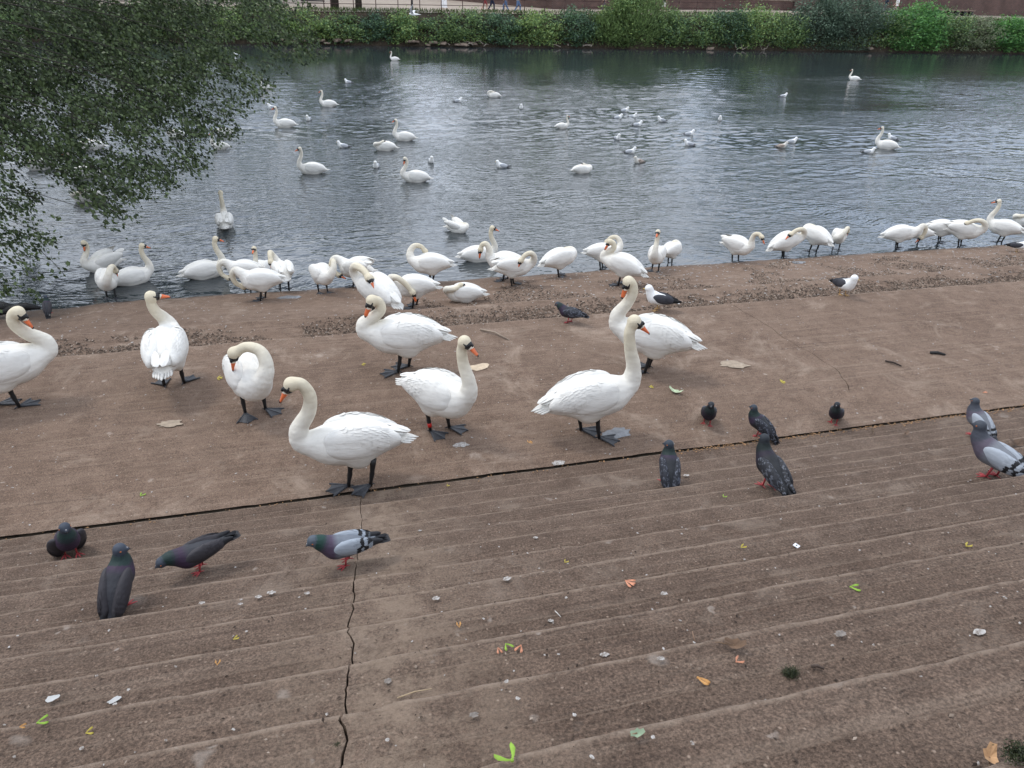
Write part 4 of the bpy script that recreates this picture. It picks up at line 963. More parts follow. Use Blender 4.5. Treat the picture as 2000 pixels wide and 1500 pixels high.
def small_meshes(pal, pose, gull, res, swim):
    key = ('s', pal, pose, gull, res, swim)
    if key in _cache: return _cache[key]
    pc = PAL[pal]; pts, bd, pit = SBN[pose]; pa = R_(pit); piv = np.array((0, 0, .108))
    sp = catmull(pts, 10); d = np.array(bd, float); d /= np.linalg.norm(d); hc = sp[-1]
    nr = (.047, .040, .027, .0235) if not gull else (.047, .040, .034, .032)
    rad = np.interp(np.linspace(0, 1, 11), [0, .35, .7, 1], nr); hr = .0255 if not gull else .032
    def unp(P):
        q = P-piv; c, s = math.cos(-pa), math.sin(-pa)
        return np.stack([c*q[:, 0]-s*q[:, 2], q[:, 1], s*q[:, 0]+c*q[:, 2]], 1)+piv
    def fn(P):
        Q = unp(P); b = ell(Q, (0, 0, .108), (.098, .052, .053)); b = smin(b, ell(Q, (.045, 0, .108), (.05, .05, .052)), .02)
        b = smin(b, ell(Q, (-.095, 0, .110), (.075, .032, .020)), .03)
        nb = np.full(len(P), 9.)
        for i in range(10): nb = np.minimum(nb, cone(P, sp[i], sp[i+1], rad[i], rad[i+1]))
        b = smin(b, nb, .03)
        h = smin(np.linalg.norm(P-hc, axis=1)-hr, cone(P, hc, hc+d*.03, hr*.8, .008), .008)
        return smin(b, h, .01)
    A = np.array(sp+[hc+d*.03]); V, F = surfnet(fn, np.minimum(A.min(0)-.05, (-.18, -.07, .0)), np.maximum(A.max(0)+.04, (.12, .07, .2)), res)
    Q = unp(V); C = np.tile(np.array(pc['body']), (len(V), 1))
    D = np.linalg.norm(V[:, None]-np.array(sp)[None], axis=2); t = D.argmin(1)/10; dm = D.min(1)
    w1 = np.clip((Q[:, 0]-.035)/.03, 0, 1)[:, None]; C = C*(1-w1)+np.array(pc['neck2'])*w1
    w2 = np.clip((t-.25)/.2, 0, 1)[:, None]*(dm < .055)[:, None]; C = C*(1-w2)+np.array(pc['neck'])*w2
    w3 = np.clip((t-.72)/.15, 0, 1)[:, None]*(dm < .045)[:, None]; C = C*(1-w3)+np.array(pc['head'])*w3
    off = np.array((0, 0, -.075)) if swim else np.zeros(3); mt = M['gull'] if gull else M['pigeon']
    o = {'body': np_mesh('body', V+off, F, mt, col=C)}
    for sd_ in (1, -1):
        def wf(P):
            return smin(ell(P, (-.028, .034*sd_, .122), (.100, .026, .043), ry=.06, rz=.1*sd_), ell(P, (-.11, .022*sd_, .122), (.07, .014, .020), rz=-.1*sd_), .02)
        WV, WF = surfnet(wf, (-.19, -.065, .07) if sd_ < 0 else (-.19, -.01, .07), (.08, .01, .175) if sd_ < 0 else (.08, .065, .175), min(res, .0045))
        x, z = WV[:, 0], WV[:, 2]; C = np.tile(np.array(pc['wing']), (len(WV), 1))
        tipm = np.clip((-.105-x)/.02, 0, 1)[:, None]; C = C*(1-tipm)+np.array(pc['tip'])*tipm
        if pc['bars'] == 1:
            u = x+.35*(z-.12); bar = ((u < -.055) & (u > -.075)) | ((u < -.09) & (u > -.108)); C[bar] = (.015, .015, .017)
        if pc['bars'] == 2:
            nsc = np.array([mn.noise(Vector((a*95, b*140, c*140))) for a, b, c in WV]); C[nsc > .22] = np.array(pc['wing'])*3.2+np.array((.05, .055, .06))
        mb = MB()
        ln = .85 if gull else .80
        for i in range(5):
            tt = i/4; blade(mb, (-.09-.006*i, sd_*(.032-.018*tt), .115+.006*tt), (-1, -.36*sd_+.06*sd_*tt, -.05+.03*tt), (0, .8*sd_, .6), (.080+.010*i)*ln, .022, .0012, .003)
        ntip = len(mb.v); cc2 = []
        if res < .008:
            cw_ = np.array((-.028, .034*sd_, .122)); rw = np.array((.100, .026, .043))
            for i in range(8):
                for j in range(6):
                    xx = .058-.0185*i+random.uniform(-.003, .003); ph = R_(6+21*j+10*(i % 2)+random.uniform(-3, 3)); q = math.sqrt(max(.03, 1-(xx/rw[0])**2))
                    p_ = Vector((xx, sd_*rw[1]*math.sin(ph)*q, rw[2]*math.cos(ph)*q)); nrm = Vector((p_.x/rw[0]**2, p_.y/rw[1]**2, p_.z/rw[2]**2)).normalized()
                    tg_ = (Vector((-1, 0, 0))-nrm*(-nrm.x)).normalized(); k0 = len(mb.v); pw = Vector(cw_)+p_
                    blade(mb, pw-nrm*.0002, tg_+nrm*.03, nrm, .021+.002*i, .014+.001*i, .0006, .0012+.0014*i)
                    u = pw.x-.012+.35*(pw.z-.12); col = np.array(pc['wing'])*random.uniform(.82, 1.2)
                    if pc['bars'] == 1 and ((-.075 < u < -.055) or (-.108 < u < -.09)): col = np.array((.015, .015, .017))
                    if pc['bars'] == 2 and random.random() < .28: col = np.array(pc['wing'])*2.6+np.array((.03, .034, .04))
                    if pw.x < -.105 and pc['bars'] != 1: col = np.array(pc['tip'])*1.3
                    cc2 += [col]*(len(mb.v)-k0)
        nv = len(WV); V2 = np.concatenate([WV, np.array([tuple(v) for v in mb.v])]); C2 = np.concatenate([C, np.tile(np.array(pc['tip']), (ntip, 1))]+([np.array(cc2)] if cc2 else []))
        V2 = rot_y(V2, pa, piv)+off; me = bpy.data.meshes.new('wing'); me.from_pydata(V2.tolist(), [], WF.tolist()+[tuple(nv+i for i in f) for f in mb.f])
        me.polygons.foreach_set('use_smooth', [q_ < len(WF) for q_ in range(len(me.polygons))]); me.materials.append(mt)
        a = me.color_attributes.new('Col', 'FLOAT_COLOR', 'POINT'); c = np.ones((len(V2), 4), np.float32); c[:, :3] = C2; a.data.foreach_set('color', c.ravel()); o['wing%d' % sd_] = me
    mb = MB()
    for i in range(5): blade(mb, (-.09, .008*(i-2), .112), (-1, .02*(i-2), -.02), (0, 0, 1), .125 if not gull else .10, .030, .0012, .002)
    V2 = np.array([tuple(v) for v in mb.v]); C2 = np.tile(np.array(pc['tail']), (len(V2), 1)); C2[V2[:, 0] < -.175] = (.02, .02, .023) if not gull else pc['tail']
    V2 = rot_y(V2, pa, piv)+off; me = bpy.data.meshes.new('tail'); me.from_pydata(V2.tolist(), [], mb.f); me.materials.append(mt)
    a = me.color_attributes.new('Col', 'FLOAT_COLOR', 'POINT'); c = np.ones((len(V2), 4), np.float32); c[:, :3] = C2; a.data.foreach_set('color', c.ravel()); o['tail'] = me
    hc = hc+off; hz = np.array((0, 0, 1.)); hu = hz-(hz@d)*d; hu /= np.linalg.norm(hu); hs = np.cross(d, hu); k = 1.45 if gull else 1
    B = MB(); B.tube([hc+d*.022, hc+d*.034, hc+d*(.044 if not gull else .055)-hu*.003], [(.0048*k, .0052*k), (.0035*k, .004*k), .0012], 7)
    o['bill'] = B.mesh('bill', M['yellow'] if gull else M['darkbill'])
    if not gull:
        B = MB(); B.tube([hc+d*.022+hu*.003, hc+d*.028+hu*.006, hc+d*.033+hu*.003], [.003, .0045, .002], 7); o['cere'] = B.mesh('cere', M['bonewhite'])
    o['eyes'] = [hc+d*.007+hu*.005+hs*q*(hr*.93) for q in (1, -1)]
    _cache[key] = o; return o
def claw(m):
    B = MB()
    for a in (-35, 0, 35): B.tube([(0, 0, .008), (.022*math.cos(R_(a)), .022*math.sin(R_(a)), .006), (.042*math.cos(R_(a)), .042*math.sin(R_(a)), .002)], [.0042, .0036, .0015], 5)
    B.tube([(0, 0, .008), (-.022, 0, .003)], [.0038, .0015], 5); return B.mesh('foot', m)
def shank(m, h): return MB().tube([(-.012, 0, h), (-.004, 0, h*.5), (0, 0, .006)], [.0075, .0046, .0045], 6).mesh('leg', m)
CLAW = {0: claw(M['redleg']), 1: claw(M['paleleg'])}; SHANK = {0: shank(M['redleg'], .07), 1: shank(M['paleleg'], .08)}
def sbird(kind, p, heading, pal, pose, label, group, s=1.0, near=True, swim=False, wings=0, lean=0):
    g_ = kind == 'gull'; o = small_meshes(pal, pose, g_, .005 if near else .011, swim)
    root = bpy.data.objects.new(kind, None); COL.objects.link(root); root.location = p; root.scale = (s, s, s)
    root.rotation_euler = (0, 0, los(p, heading)); tag(root, label, kind, group)
    ob('body', o['body'], root); ob('tail', o['tail'], root)
    for sd_ in (1, -1):
        q = ob('wing', o['wing%d' % sd_], root)
        if wings: q.matrix_local = Matrix.Translation((.04, .035*sd_, .14)) @ Matrix.Rotation(R_(-wings*.8*sd_), 4, 'X') @ Matrix.Rotation(R_(-wings*sd_), 4, 'Z') @ Matrix.Translation((-.04, -.035*sd_, -.14))
    b = ob('bill', o['bill'], root)
    if not g_ and near: ob('cere', o['cere'], b)
    if near:
        for e in o['eyes']: ob('eye', PEYE if not g_ else DEYE, root, tuple(e))
    if not swim:
        for x, y, yaw in ((.012, .024, 10), (-.014, -.024, -12)):
            l = ob('leg', SHANK[g_], root, (x, y, 0)); f = ob('foot', CLAW[g_], l); f.rotation_euler = (0, 0, R_(yaw))
    return root
PG = 'pigeons on the steps and platform'
pg = lambda *a, **k: sbird('pigeon', *a, PG, **k)
pg(gp(140, 1084), 275, 'slate', 'alert', 'dark pigeon facing the camera with half-opened wings beside the joint', wings=50, s=1.12)
pg(gp(240, 1180), 58, 'slate', 'alertR', 'dark slate pigeon seen from behind, looking right', s=.98)
pg(gp(393, 1112), 188, 'slate', 'peck', 'dark pigeon stretched low facing left, tail pointing up right', s=.94)
pg(gp(678, 1100), 187, 'light', 'walk', 'light grey pigeon with two black wing bars and green neck', s=.93)
pg(gp(1303, 945), 105, 'check', 'alertL', 'blue grey pigeon seen from behind, looking left', s=1.08)
pg(gp(1500, 952), 128, 'black', 'half', 'large black chequered pigeon near the joint, seen from behind', s=1.12)
pg(gp(1380, 829), 275, 'black', 'alert', 'small black pigeon facing the camera, leftmost of the three on the platform', s=1.0)
pg(gp(1482, 852), 165, 'check', 'alert', 'black pigeon stepping left, in the middle of three on the platform', s=1.0)
pg(gp(1628, 827), 262, 'black', 'alert', 'dark pigeon facing the camera, rightmost of three on the platform', s=.92)
pg(gp(1905, 851), 150, 'pale', 'alert', 'pale grey pigeon with purple neck on the step by the joint', s=1.05)
pg(gp(1935, 932), 168, 'pale', 'half', 'pale pigeon near the right edge, closest of the two pale ones', s=1.18)
pg(gp(1112, 630), 160, 'check', 'walk', 'dark chequered pigeon on the lower slab left of the tall neck', s=1.0)
pg(gp(96, 612), 80, 'slate', 'alert', 'small pigeon at the water edge beside the black logs', s=1.0)
GG = 'large gulls standing on the quay'
sbird('gull', gp(1284, 606), 188, 'lbb', 'gull', 'black-backed gull standing on the slab behind the tall swan, facing left', GG, s=1.22)
_g = sbird('gull', gp(1645, 576), 315, 'lbb', 'gullF', 'black-backed gull facing the camera on the right of the slab', GG, s=1.22)
sbird('gull', gp(1985, 492), 10, 'lbb', 'gull', 'grey-backed gull cut off by the right edge at the slab edge', GG, s=1.2)
GW = 'gulls floating on the river'
gw = [(680, 162, 180, 'grey', 'gull above the wakes, left of the bright streak'), (895, 199, 0, 'grey', 'gull left of the swan with folded neck'), (603, 235, 250, 'grey', 'tiny gull right of the swan at the branch tips'),
 (532, 212, 180, 'grey', 'tiny gull just above the swan near the branch tips'), (1018, 212, 270, 'grey', 'lone gull above the upright swan in the middle'), (1207, 232, 0, 'grey', 'left gull of the close cluster right of the upright swan'),
 (1220, 218, 0, 'grey', 'topmost gull of the close cluster'), (1236, 230, 330, 'grey', 'gull in the middle of the close cluster facing right'), (1245, 246, 0, 'grey', 'lowest gull of the close cluster'),
 (1292, 237, 200, 'grey', 'gull with raised wing just right of the close cluster'), (1406, 235, 270, 'grey', 'lone gull right of the cluster'), (1205, 272, 300, 'grey', 'gull below the close cluster'),
 (1346, 264, 0, 'grey', 'upper gull of the pair at the pale slick'), (1345, 284, 200, 'grey', 'lower gull of the pair sitting in the pale slick'), (1231, 299, 0, 'grey', 'gull above the brown-winged gull'),
 (1247, 318, 220, 'mottle', 'brown-winged gull right of mid river'), (670, 288, 180, 'grey', 'gull left of the sleeping swan'), (735, 327, 260, 'grey', 'gull facing the camera below the sleeping swan'),
 (842, 317, 280, 'grey', 'gull above the swan looking down'), (980, 327, 190, 'grey', 'gull with raised tail right of the swan looking down'), (1530, 189, 0, 'grey', 'low white gull far out on the right'),
 (1546, 279, 10, 'grey', 'upper gull of the pair left of the right-hand swan'), (1527, 288, 10, 'mottle', 'lower darker gull of the pair left of the right-hand swan'), (1742, 272, 190, 'grey', 'gull right behind the right-hand swan'),
 (1697, 299, 350, 'grey', 'gull just in front of the right-hand swan'), (463, 109, 190, 'grey', 'farthest gull near the far bank by the branches')]
for px, py, hd, pal, lab in gw:
    p = wp(px, py); sbird('gull', p, hd, pal, 'gull', lab, GW, s=1.3, near=False, swim=True)
# flying gull
fg = bpy.data.objects.new('gull', None); COL.objects.link(fg); fg.location = on_y(808, 28, 45); tag(fg, 'white gull flying low over the far bushes', 'gull')
fg.rotation_euler = (0, 0, R_(160)); fg.scale = (1.5,)*3
B = MB(); B.tube([(-.22, 0, 0), (-.1, 0, 0), (.02, 0, 0), (.10, 0, .01), (.15, 0, .015), (.17, 0, .01)], [.012, .035, .045, .032, .022, .01], 10, ); B.build('body', M['gull'], fg, col=(.8, .8, .78))
for sd_ in (1, -1):
    B = MB(); vs = []
    for t, w_, x, z in ((0, .11, .03, 0), (.16, .11, .05, .09), (.34, .08, .03, .12 if sd_ < 0 else .18), (.55, .008, -.10, .10 if sd_ < 0 else .34)):
        vs += [(x+w_/2, t*sd_, z+.004), (x-w_/2, t*sd_, z), (x+w_/2, t*sd_, z-.006), (x-w_/2, t*sd_, z-.003)]
    fs = []
    for i in range(3): a = i*4; fs += [(a, a+1, a+5, a+4), (a+2, a+6, a+7, a+3), (a, a+4, a+6, a+2), (a+1, a+3, a+7, a+5)]
    B.poly(vs, fs).build('wing', M['gull'], fg, col=(.72, .73, .74))
B = MB()
for i in range(5): blade(B, (-.17, .006*(i-2), 0), (-1, .1*(i-2), 0), (0, 0, 1), .1, .03)
B.build('tail', M['gull'], fg, col=(.8, .8, .78)); MB().tube([(.165, 0, .012), (.2, 0, .006)], [.008, .003], 6).build('bill', M['yellow'], fg)
# ---------------------------------------------------------------- overhanging tree on the near bank
root = bpy.data.objects.new('tree', None); COL.objects.link(root); TB = Vector((-15.5, 12.5, 0.6)); root.location = TB
tag(root, 'leafy tree leaning over the river from the left, branches hanging into the view', 'tree')
mb = MB(); mb.tube([(0, 0, -1.5), (.3, .1, 1.5), (.9, .4, 3.6), (1.6, .8, 6.2)], [.42, .34, .28, .18], 12); mb.build('trunk', M['bark'], root)
g_ = bpy.data.meshes.new('near_bank'); g_.from_pydata([(-60, 8, .45), (-12.5, 8, .45), (-12.5, 14.5, .4), (-60, 15.5, .4), (-60, 17.5, -1), (-11.5, 16, -1), (-11.3, 8, -1)], [], [(0, 1, 2, 3), (3, 2, 5, 4), (1, 6, 5, 2)]); g_.materials.append(M['soil'])
tag(ob('near_bank', g_), kind='structure')
# where the foliage hangs, as limbs ending over the water: (px, py, depth)
def deep(px, py, dep): d = ray(px, py); return Vector((d[0]*dep, d[1]*dep, CZ+d[2]*dep))
tips = [(600, 95, 17), (560, 60, 16), (540, 120, 15), (480, 170, 15), (470, 235, 14), (400, 225, 14), (420, 110, 16), (350, 300, 13), (300, 360, 13), (225, 425, 12.5), (260, 250, 14), (200, 330, 12.5), (110, 400, 12), (100, 460, 11.5), (95, 510, 11.3), (100, 555, 11.2), (30, 420, 11.5), (60, 330, 12), (150, 200, 14), (300, 120, 15), (200, 80, 15), (60, 180, 13), (40, 80, 14), (420, 20, 17), (520, -10, 17), (330, -30, 16), (150, -30, 15), (360, 180, 14.5), (300, 200, 15), (230, 150, 14), (460, 90, 16.5), (120, 270, 12.5), (30, 255, 12), (20, 520, 11)]
limbs = MB(); TW = []
starts = [Vector((-14.2, 13.0, 3.6)), Vector((-14.0, 13.3, 5.0)), Vector((-14.0, 13.2, 6.6))]
for px, py, dp in tips:
    e = deep(px, py, dp); s = min(starts, key=lambda q: (abs(q.z-e.z-2.5)))
    midp = s.lerp(e, .5)+Vector((random.uniform(-.3, .3), random.uniform(-.3, .3), .6)); path = catmull([s, s.lerp(midp, .6)+Vector((0, 0, .3)), midp, midp.lerp(e, .6)+Vector((0, 0, .15)), e], 24)
    limbs.tube(path, list(np.linspace(.026, .003, 25)), 5)
    TW.append(path)
limbs.build('limb', M['twig'], root)
# leafy sprays: density mask in the hanging region, all built round the limbs and twigs
def inside(px, py, poly):
    c = False; j = len(poly)-1
    for i in range(len(poly)):
        xi, yi = poly[i]; xj, yj = poly[j]
        if (yi > py) != (yj > py) and px < (xj-xi)*(py-yi)/(yj-yi)+xi: c = not c
        j = i
    return c
OUT = [(-120, -60), (560, -60), (630, 55), (640, 95), (560, 115), (520, 165), (478, 215), (455, 255), (400, 300), (350, 345), (300, 385), (240, 400), (245, 430), (205, 440), (150, 385), (90, 330), (0, 300), (-120, 320)]
OUT2 = [(-120, 300), (0, 290), (60, 350), (105, 450), (115, 500), (80, 560), (60, 590), (0, 560), (-120, 600)]
LC = []; LD = []; tw = MB(); nspray = 0
while nspray < 3100:
    px = random.uniform(-120, 640); py = random.uniform(-60, 600)
    a = inside(px, py, OUT); b = inside(px, py, OUT2)
    if not (a or b): continue
    dens = 1.0 if a else .13
    if a: 
        dens = .32+.68*min(1, max(0, (330-py-.25*px+100)/260)); 
        if px > 400: dens *= .5
        if px > 520: dens *= .7
    gapn = mn.noise(Vector((px*.011, py*.016, 2.0))); dens *= (1.0 if gapn > -.12 else .25)
    if random.random() > dens: continue
    nspray += 1
    dp = np.interp(py, [0, 300, 560], [15.5, 13, 11.3])+random.uniform(-1.6, 1.6)+px*.002
    c = deep(px, py, dp)
    dr = (Vector(CR)*random.uniform(.4, 1)+Vector((0, 0, -1))*random.uniform(.05, .8)+Vector(CF)*random.uniform(-.5, .5)).normalized()
    ln = random.uniform(.25, .6); p0 = c-dr*ln*.5; p1 = c+dr*ln*.5+Vector((0, 0, -.06))
    if nspray % 2 == 0: tw.tube([p0, c, p1], [.006, .0045, .002], 3, cap=False)
    k = random.randint(16, 30)
    for i in range(k):
        t = random.random(); q = p0.lerp(p1, t); LC.append((q.x+random.gauss(0, .05), q.y+random.gauss(0, .05), q.z+random.gauss(0, .045))); LD.append((dr.x, dr.y, dr.z-.4))
tw.build('twig', M['twig'], root)
ob('crown', leaves('crown', LC, .066, LM['near'], 1.5, up=.3, dirs=np.array(LD)*.9), root)
# crown above and outside the frame
P = blob_points(5000, (-9.5, 13.5, 7.6), (6.5, 4, 2.6), .3, 60); root2 = ob('crown', leaves('crown', P-np.array([0, 0, 0]), .16, LM['near'], 1.5), root)
for o in root.children:
    if o.name.split('.')[0] in ('limb', 'twig', 'crown'): o.location = -TB

# ---------------------------------------------------------------- black logs and debris
B = MB(); B.tube([(-.9, 0, .02), (-.5, .03, .1), (-.1, .05, .13), (.25, 0, .05)], [.05, .12, .13, .04], 8); lg = B.mesh('log', plain('wet_black_wood', (.012, .012, .012), .5, .3, 6, .6, bscale=10, bdist=.03))
for px, py, a, s, lab in ((20, 612, .12, .62, 'wet black log at the water edge, cut by the left border'), (62, 609, .2, .5, 'wet black log between the other log and the small pigeon')):
    o = ob('log', lg); o.location = gp(px, py)+Vector((0, 0, .02)); o.rotation_euler = (0, 0, a); o.scale = (s,)*3; tag(o, lab, 'log')
def littermat():
    m, nt, b = mat('dry_husks', 0.9, 0.15); g = G(nt); ge = g.n('ShaderNodeNewGeometry')
    g.l(g.ramp(ge.outputs['Random Per Island'], (0, (.03, .022, .018)), (.45, (.075, .055, .042)), (.78, (.15, .112, .085)), (1, (.32, .26, .21))), b.inputs['Base Color']); return m
M['litter'] = littermat()
def chips(name, C, size, m, thick=.4):
    n = len(C); C = np.asarray(C); a = RN.uniform(0, 6.283, n); L1 = size*RN.uniform(.5, 1.5, n); W1 = L1*RN.uniform(.25, .7, n); tl = RN.normal(size=(n, 2))*.25
    dx = np.stack([np.cos(a), np.sin(a), tl[:, 0]], 1); dy = np.stack([-np.sin(a), np.cos(a), tl[:, 1]], 1)
    up = np.tile([0, 0, 1.], (n, 1))*(L1*thick*.5)[:, None]
    V = np.stack([C-dx*L1[:, None]/2, C+dy*W1[:, None]/2+up*.6, C+dx*L1[:, None]/2, C-dy*W1[:, None]/2+up*.6, C+up*1.5], 1).reshape(-1, 3)
    b = np.arange(n)[:, None]*5; F = np.concatenate([b+np.array([0, 3, 4]), b+np.array([3, 2, 4]), b+np.array([2, 1, 4]), b+np.array([1, 0, 4])])
    return np_mesh(name, V, F, m, smooth=False)
def zl(x, y): return zprof(y)
def band(n, ya, yb, x0, x1, sc_, thr, off=0.012, pile=.03):
    out_ = []
    while len(out_) < n:
        x = random.uniform(x0, x1); y = ya+(yb-ya)*random.random()**1.3; t = (y-ya)/(yb-ya)
        k = mn.noise(Vector((x*1.1, y*sc_, 4.0)))+.5*mn.noise(Vector((x*4, y*sc_*3, 1.0)))
        if k+.55*(1-t) < thr+.35*t: continue
        out_.append((x, y, zl(x, y)+off*.4+pile*(1-t)*random.random()))
    return out_
C = band(20000, 7.72, 8.17, -6, 15, 1.5, -.30, pile=.02)+band(2500, 8.15, 8.4, -6, 15, 1.5, .1, pile=.01)
tag(ob('leaf_litter', chips('leaf_litter', C, .027, M['litter'])), 'band of dry brown husks lying along the first lower slab', 'litter', kind='stuff')
C = band(20000, 9.25, 10.05, -5, 17, 1.2, -.25, pile=.02)+band(16000, 9.8, 11.9, 1.5, 20, 1.0, .18, pile=.01)
tag(ob('leaf_litter', chips('leaf_litter', C, .028, M['litter'])), 'band of dry brown husks and dirt on the sloping slab near the water', 'litter', kind='stuff')
C = []
for i in range(2600):
    x = random.uniform(-4, 9); 
    if random.random() > (.15 if x < 2.4 else 1.0): continue
    C.append((x, 4.262+random.gauss(0, .012) + (-.02 if random.random() < .4 else 0), 1.492+random.uniform(-.01, .012)))
cm = plain('tan_crumbs', (.28, .16, .08), .9, .5, 40)
tag(ob('crumbs', chips('crumbs', C, .016, cm)), 'tan seed crumbs collected along the dark joint', 'crumbs', kind='stuff')
# small grit and dark bits all over
C = []
for i in range(9000):
    y = random.choice([random.uniform(.3, 4.2), random.uniform(.3, 4.2), random.uniform(4.3, 6.9)]); x = random.uniform(-2, 5)*(y+2)/3; C.append((x, y, zl(x, y)+.002))
tag(ob('grit', chips('grit', C, .009, M['litter'])), 'small dark and tan grit scattered over the steps', 'grit', kind='stuff')
def dropmat():
    m, nt, b = mat('dried_droppings', 0.9, 0.15); g = G(nt)
    g.l(g.ramp(g.noise(85, 4, 0.7), (.36, (.155, .125, .105)), (.52, (.36, .335, .31)), (.7, (.50, .48, .46))), b.inputs['Base Color']); return m
# droppings: thin pale irregular discs
def splats(name, C, S, m):
    V = []; F = []
    for (x, y, z), s in zip(C, S):
        n = 9; b = len(V); V.append((x, y, z+.004)); el = random.uniform(.5, 1); a0 = random.random()*3
        for k in range(n):
            a = 2*math.pi*k/n; r = s*random.uniform(.6, 1.15); dx, dy = math.cos(a)*r, math.sin(a)*r*el
            V.append((x+dx*math.cos(a0)-dy*math.sin(a0), y+dx*math.sin(a0)+dy*math.cos(a0), z+.0012))
        for k in range(n): F.append((b, b+1+k, b+1+(k+1) % n))
    return np_mesh(name, V, F, m, smooth=False)
C = []; S = []
for i in range(5200):
    r = random.random()
    if i > 3000: r = 1.0
    if r < .17: y = random.uniform(.3, 4.2); x = random.uniform(-1.5, 3)*(y+2)/3; s = random.choice([.003, .004, .005, .006])
    elif r < .42: y = random.uniform(4.3, 6.9); x = random.uniform(-5, 9); s = random.uniform(.004, .010)
    else: y = random.uniform(7.9, 12); x = random.uniform(-4, 18); s = random.uniform(.006, .022); s *= .8 if x < 3 else 1.15
    if y > 7.9 and x < 3 and random.random() < .55: continue
    C.append((x, y, zl(x, y)+.006)); S.append(s)
tag(ob('droppings', splats('droppings', C, S, dropmat())), 'small dried white bird droppings spread over the quay', 'droppings', kind='stuff')
# bigger marks seen one by one
def patch(px, py, r, m, lab, cat, nm, el=.55, a=0.0, n=22, h=.004):
    p = gp(px, py); V = [(0, 0, h)]; F = []
    for k in range(n):
        t = 2*math.pi*k/n; q = r*(1+.35*mn.noise(Vector((math.cos(t)*2, math.sin(t)*2, px*.1)))+random.uniform(-.16, .16)); V.append((math.cos(t)*q, math.sin(t)*q*el, .001+random.uniform(0, .001)))
    for k in range(n): F.append((0, 1+k, 1+(k+1) % n))
    me = bpy.data.meshes.new(nm); me.from_pydata(V, [], F); me.materials.append(m); o = ob(nm, me); o.location = p+Vector((0, 0, .006)); o.rotation_euler = (0, 0, a); tag(o, lab, cat); return o
wd = bpy.data.materials['dried_droppings']; tanm = plain('dried_tan_stain', (.30, .24, .18), .9, .25, 20); wf_ = plain('flattened_white_film', (.42, .42, .41), .5, .2, 25, .5); wetm = plain('wet_grey_splash', (.17, .175, .185), .25, .3, 20)
patch(1205, 848, .13, wetm, 'wet grey splash in front of the tall-necked swan', 'splash', 'splash', .55, .1)
patch(935, 718, .10, plain('dry_flat_leaf', (.48, .38, .27), .8, .2, 20), 'flat dry beige leaf left of the tall-necked swan', 'leaf', 'leaf', .6, .3, 15)
patch(1432, 713, .13, tanm, 'oval tan stain right of the swan with its bill down', 'stain', 'stain', .55, -.2)
patch(332, 829, .085, tanm, 'pale round stain below the ruffled-tail swan', 'stain', 'stain', .6)
patch(103, 1367, .019, wf_, 'flattened white scrap, left one of two on the step', 'scrap', 'scrap', .6, .2, 12)
patch(225, 1370, .018, wf_, 'flattened white scrap with a tail, right one of two', 'scrap', 'scrap', .5, .5, 12)
fd = plain('faint_dropping', (.19, .165, .145), .9, .45, 70)
patch(1910, 1238, .02, wd, 'bright white fresh dropping near the right edge', 'dropping', 'dropping', .5, .1, 14)
patch(1640, 1241, .016, fd, 'round pale dropping on the step right of the brown leaf', 'dropping', 'dropping', .6)
patch(758, 1333, .010, fd, 'pale dropping just right of the long crack', 'dropping', 'dropping', .8)
patch(926, 1400, .010, fd, 'pale round dropping near the bottom, left of the green seed', 'dropping', 'dropping', .8)
patch(1560, 513, .14, wetm, 'small puddle on the slab below the group of three swans', 'puddle', 'puddle', .5)
patch(563, 582, .17, wetm, 'pale wet patch by the feet of the fluffed swan', 'puddle', 'puddle', .5)
ORD = 'first second third fourth fifth sixth seventh eighth ninth tenth eleventh twelfth thirteenth fourteenth fifteenth sixteenth'.split()
for di, (px, py, r) in enumerate(sorted(((820, 938+100, .01), (395, 1180, .012), (505, 1168, .014), (530, 1160, .016), (470, 1182, .01), (600, 1161, .012), (852, 1171, .014), (990, 1133, .016), (1046, 1052, .012), (1296, 1162, .014), (1075, 1215, .010), (1180, 1282, .012), (1340, 930, .02), (1090, 905, .05), (900, 870, .06), (1290, 1290, .01)))):
    patch(px, py, r, wd, ORD[di]+' pale dropping from the left among the small ones on the steps', 'dropping', 'dropping', .6)['group'] = 'small pale droppings on the steps'
for o in list(COL.objects):
    if o.get('group') == 'small pale droppings on the steps': pass
# white plastic tag with a dark mark
tg = bpy.data.objects.new('bread_tag', None); COL.objects.link(tg); tg.location = gp(1555, 1068)+Vector((0, 0, .006)); tg.rotation_euler = (.1, .1, .5); tag(tg, 'small square white plastic tag with a dark mark on the step', 'tag')
MB().box((0, 0, 0), (.022, .022, .003)).build('plate', plain('white_plastic', (.75, .76, .78), .4, .05), tg, False); MB().box((0, 0, .0022), (.009, .004, .001)).build('mark', M['black'], tg, False)
